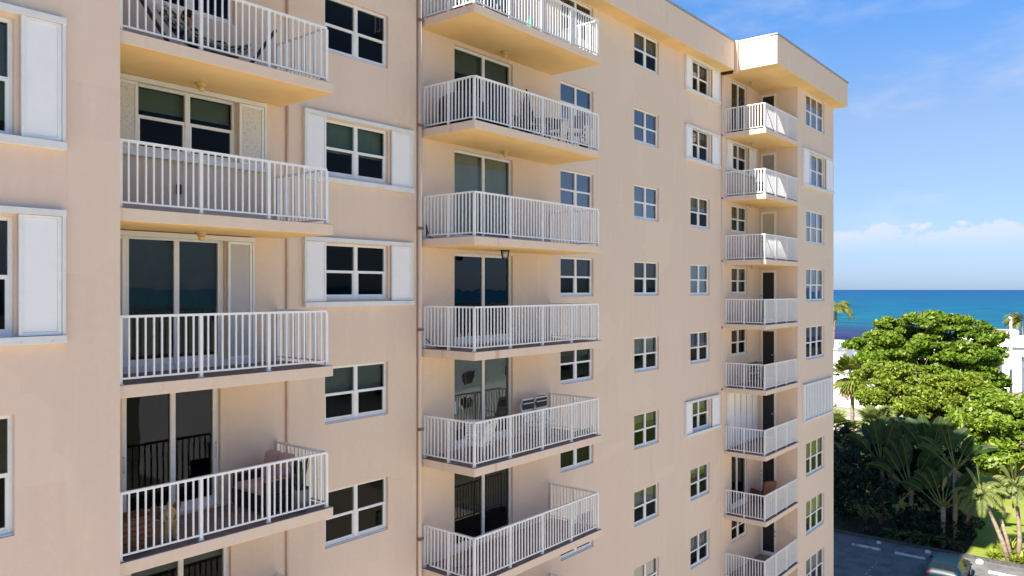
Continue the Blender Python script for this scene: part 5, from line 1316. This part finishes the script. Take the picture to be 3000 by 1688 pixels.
# ================================================================== THE SHORE
M['render_white'] = material('white_render', (0.80, 0.81, 0.81), 0.8, 0.2, var=0.06, scale=0.4)
wb_ = thing('white_house', 'long white house with a railed flat roof behind the sabal palm', 'house', (130, 40, GZ))
b = MB(); b.box(125, 145, 17.5, 75, GZ, -9.35); b.build('wall', 'render_white', wb_)
b = MB(); b.box(124.7, 145.3, 17.2, 75.3, -9.349, -9.1); b.build('roof', 'render_white', wb_)
b = MB(); b.box(124.8, 124.86, 17.3, 75.2, -8.1, -8.02); b.box(124.8, 124.86, 17.3, 75.2, -8.95, -8.88)
for i in range(386): y = 17.3 + i * 0.15; b.box(124.81, 124.85, y, y + 0.035, -8.88, -8.1)
for i in range(16): y = 17.3 + i * 3.85; b.box(124.78, 124.88, y, y + 0.12, -9.1, -8.0)
b.build('roof_railing', 'white', wb_)
for y in (33.2, 35.7):
    f = MB(); f.box(124.9, 125.0, y, y + 1.3, -12.6, -11.5); o = f.build('window', 'frame', wb_); g = MB(); g.box(124.88, 124.899, y + 0.1, y + 1.2, -12.5, -11.6); g.build('pane', 'carglass', o)
    b = MB(); b.box(124.9, 125.0, y + 0.2, y + 1.4, -14.4, -14.2); b.build('vent', 'greyframe', wb_)
w2_ = thing('white_house', 'white flat-roofed house at the right edge, partly behind the trees', 'house', (165, 19, GZ))
b = MB(); b.box(158, 172, 6, 26, GZ, -9.9); b.build('wall', 'render_white', w2_)
b = MB(); b.box(157.3, 172.6, 5.4, 26.6, -9.899, -8.6); b.build('roof', 'render_white', w2_)
b = MB(); b.box(157.9, 158.0, 6, 26, -12.2, -11.0); b.build('window', 'greyframe', w2_)
M['pinkrail'] = material('pink_terrace_paint', (0.62, 0.40, 0.36), 0.7, 0.2)
tr_ = thing('roof_terrace', 'beach pavilion with a pink railed roof terrace beyond the white house', 'pavilion', (179, 24, GZ))
b = MB(); b.box(174, 184, 20.0, 29, GZ, -9.5); b.build('wall', 'render_white', tr_)
b = MB()
for x, y0_, y1_ in ((174.1, 20.1, 28.9), (183.9, 20.1, 28.9)):
    b.box(x - 0.03, x + 0.03, y0_, y1_, -8.15, -8.05)
    for i in range(44): y = y0_ + i * 0.2; b.box(x - 0.02, x + 0.02, y, y + 0.05, -9.5, -8.15)
for y in (20.1, 28.9):
    b.box(174.1, 183.9, y - 0.03, y + 0.03, -8.15, -8.05); b.box(174.2, 183.8, y - 0.02, y + 0.02, -9.5, -8.151)
b.build('terrace_railing', 'pinkrail', tr_)
up = thing('utility_pole', 'pale concrete utility pole with a white transformer can', 'utility pole', (150, 16.9, GZ))
b = MB(); b.tube([(150, 16.9, GZ), (150, 16.9, -4.6)], [0.24, 0.17], 10); b.build('pole', 'stopg', up)
b = MB(); b.lathe((150, 16.2, -8.0), [(0.42, 0), (0.45, 0.05), (0.45, 1.2), (0.3, 1.35)], 14); b.build('transformer', 'plastic', up)
b = MB(); b.tube([(150, 16.9, -4.75), (149.6, 17.0, -4.5), (149.3, 17.0, -4.55)], [0.06, 0.05, 0.16], 8); b.box(149.8, 150.2, 16.2, 16.9, -6.6, -6.5); b.build('bracket', 'plastic', up)
coconut('tall coconut palm rising beside the far corner of the apartment building', (119, 36.2), -2.7, (0, -0.9), 19, 3.4, ll=1.0)
coconut('windblown coconut palm behind the pink roof terrace', (186, 18.6), -6.2, (0.3, 0.6), 20, 3.8, wind=R(100), ll=1.1)
fn = thing('low_fence', 'low white fence along the street in front of the long white house', 'fence', (121, 40, GZ))
b = MB(); b.box(120.9, 121.0, 24, 60, GZ + 0.85, GZ + 0.95); b.box(120.9, 121.0, 24, 60, GZ + 0.15, GZ + 0.22)
for i in range(120): y = 24 + i * 0.3; b.box(120.92, 120.98, y, y + 0.08, GZ + 0.22, GZ + 0.85)
b.build('picket_panel', 'white', fn)
b = MB(); b.box(120.8, 121.1, 24, 60, GZ, GZ + 0.14); b.build('base', 'stopg', fn)
# the low white building across the car park that the glass doors mirror
op = thing('white_annex', 'low white annex across the car park, seen only mirrored in the glass doors', 'annex', (74, -34, GZ))
b = MB(); b.box(36, 112, -46, -30, GZ, -7.4); b.build('wall', 'render_white', op)
b = MB(); b.box(35.6, 112.4, -46.4, -29.6, -7.399, -6.9); b.build('roof', 'render_white', op)
for i in range(14):
    for z in (-10.2, -13.0, -15.9):
        x = 39 + i * 5.2; f = MB(); f.box(x, x + 1.8, -29.99, -29.93, z, z + 1.3); o = f.build('window', 'frame', op); g = MB(); g.box(x + 0.08, x + 0.86, -29.929, -29.92, z + 0.08, z + 1.22); g.box(x + 0.94, x + 1.72, -29.929, -29.92, z + 0.08, z + 1.22); g.build('pane', 'carglass', o)
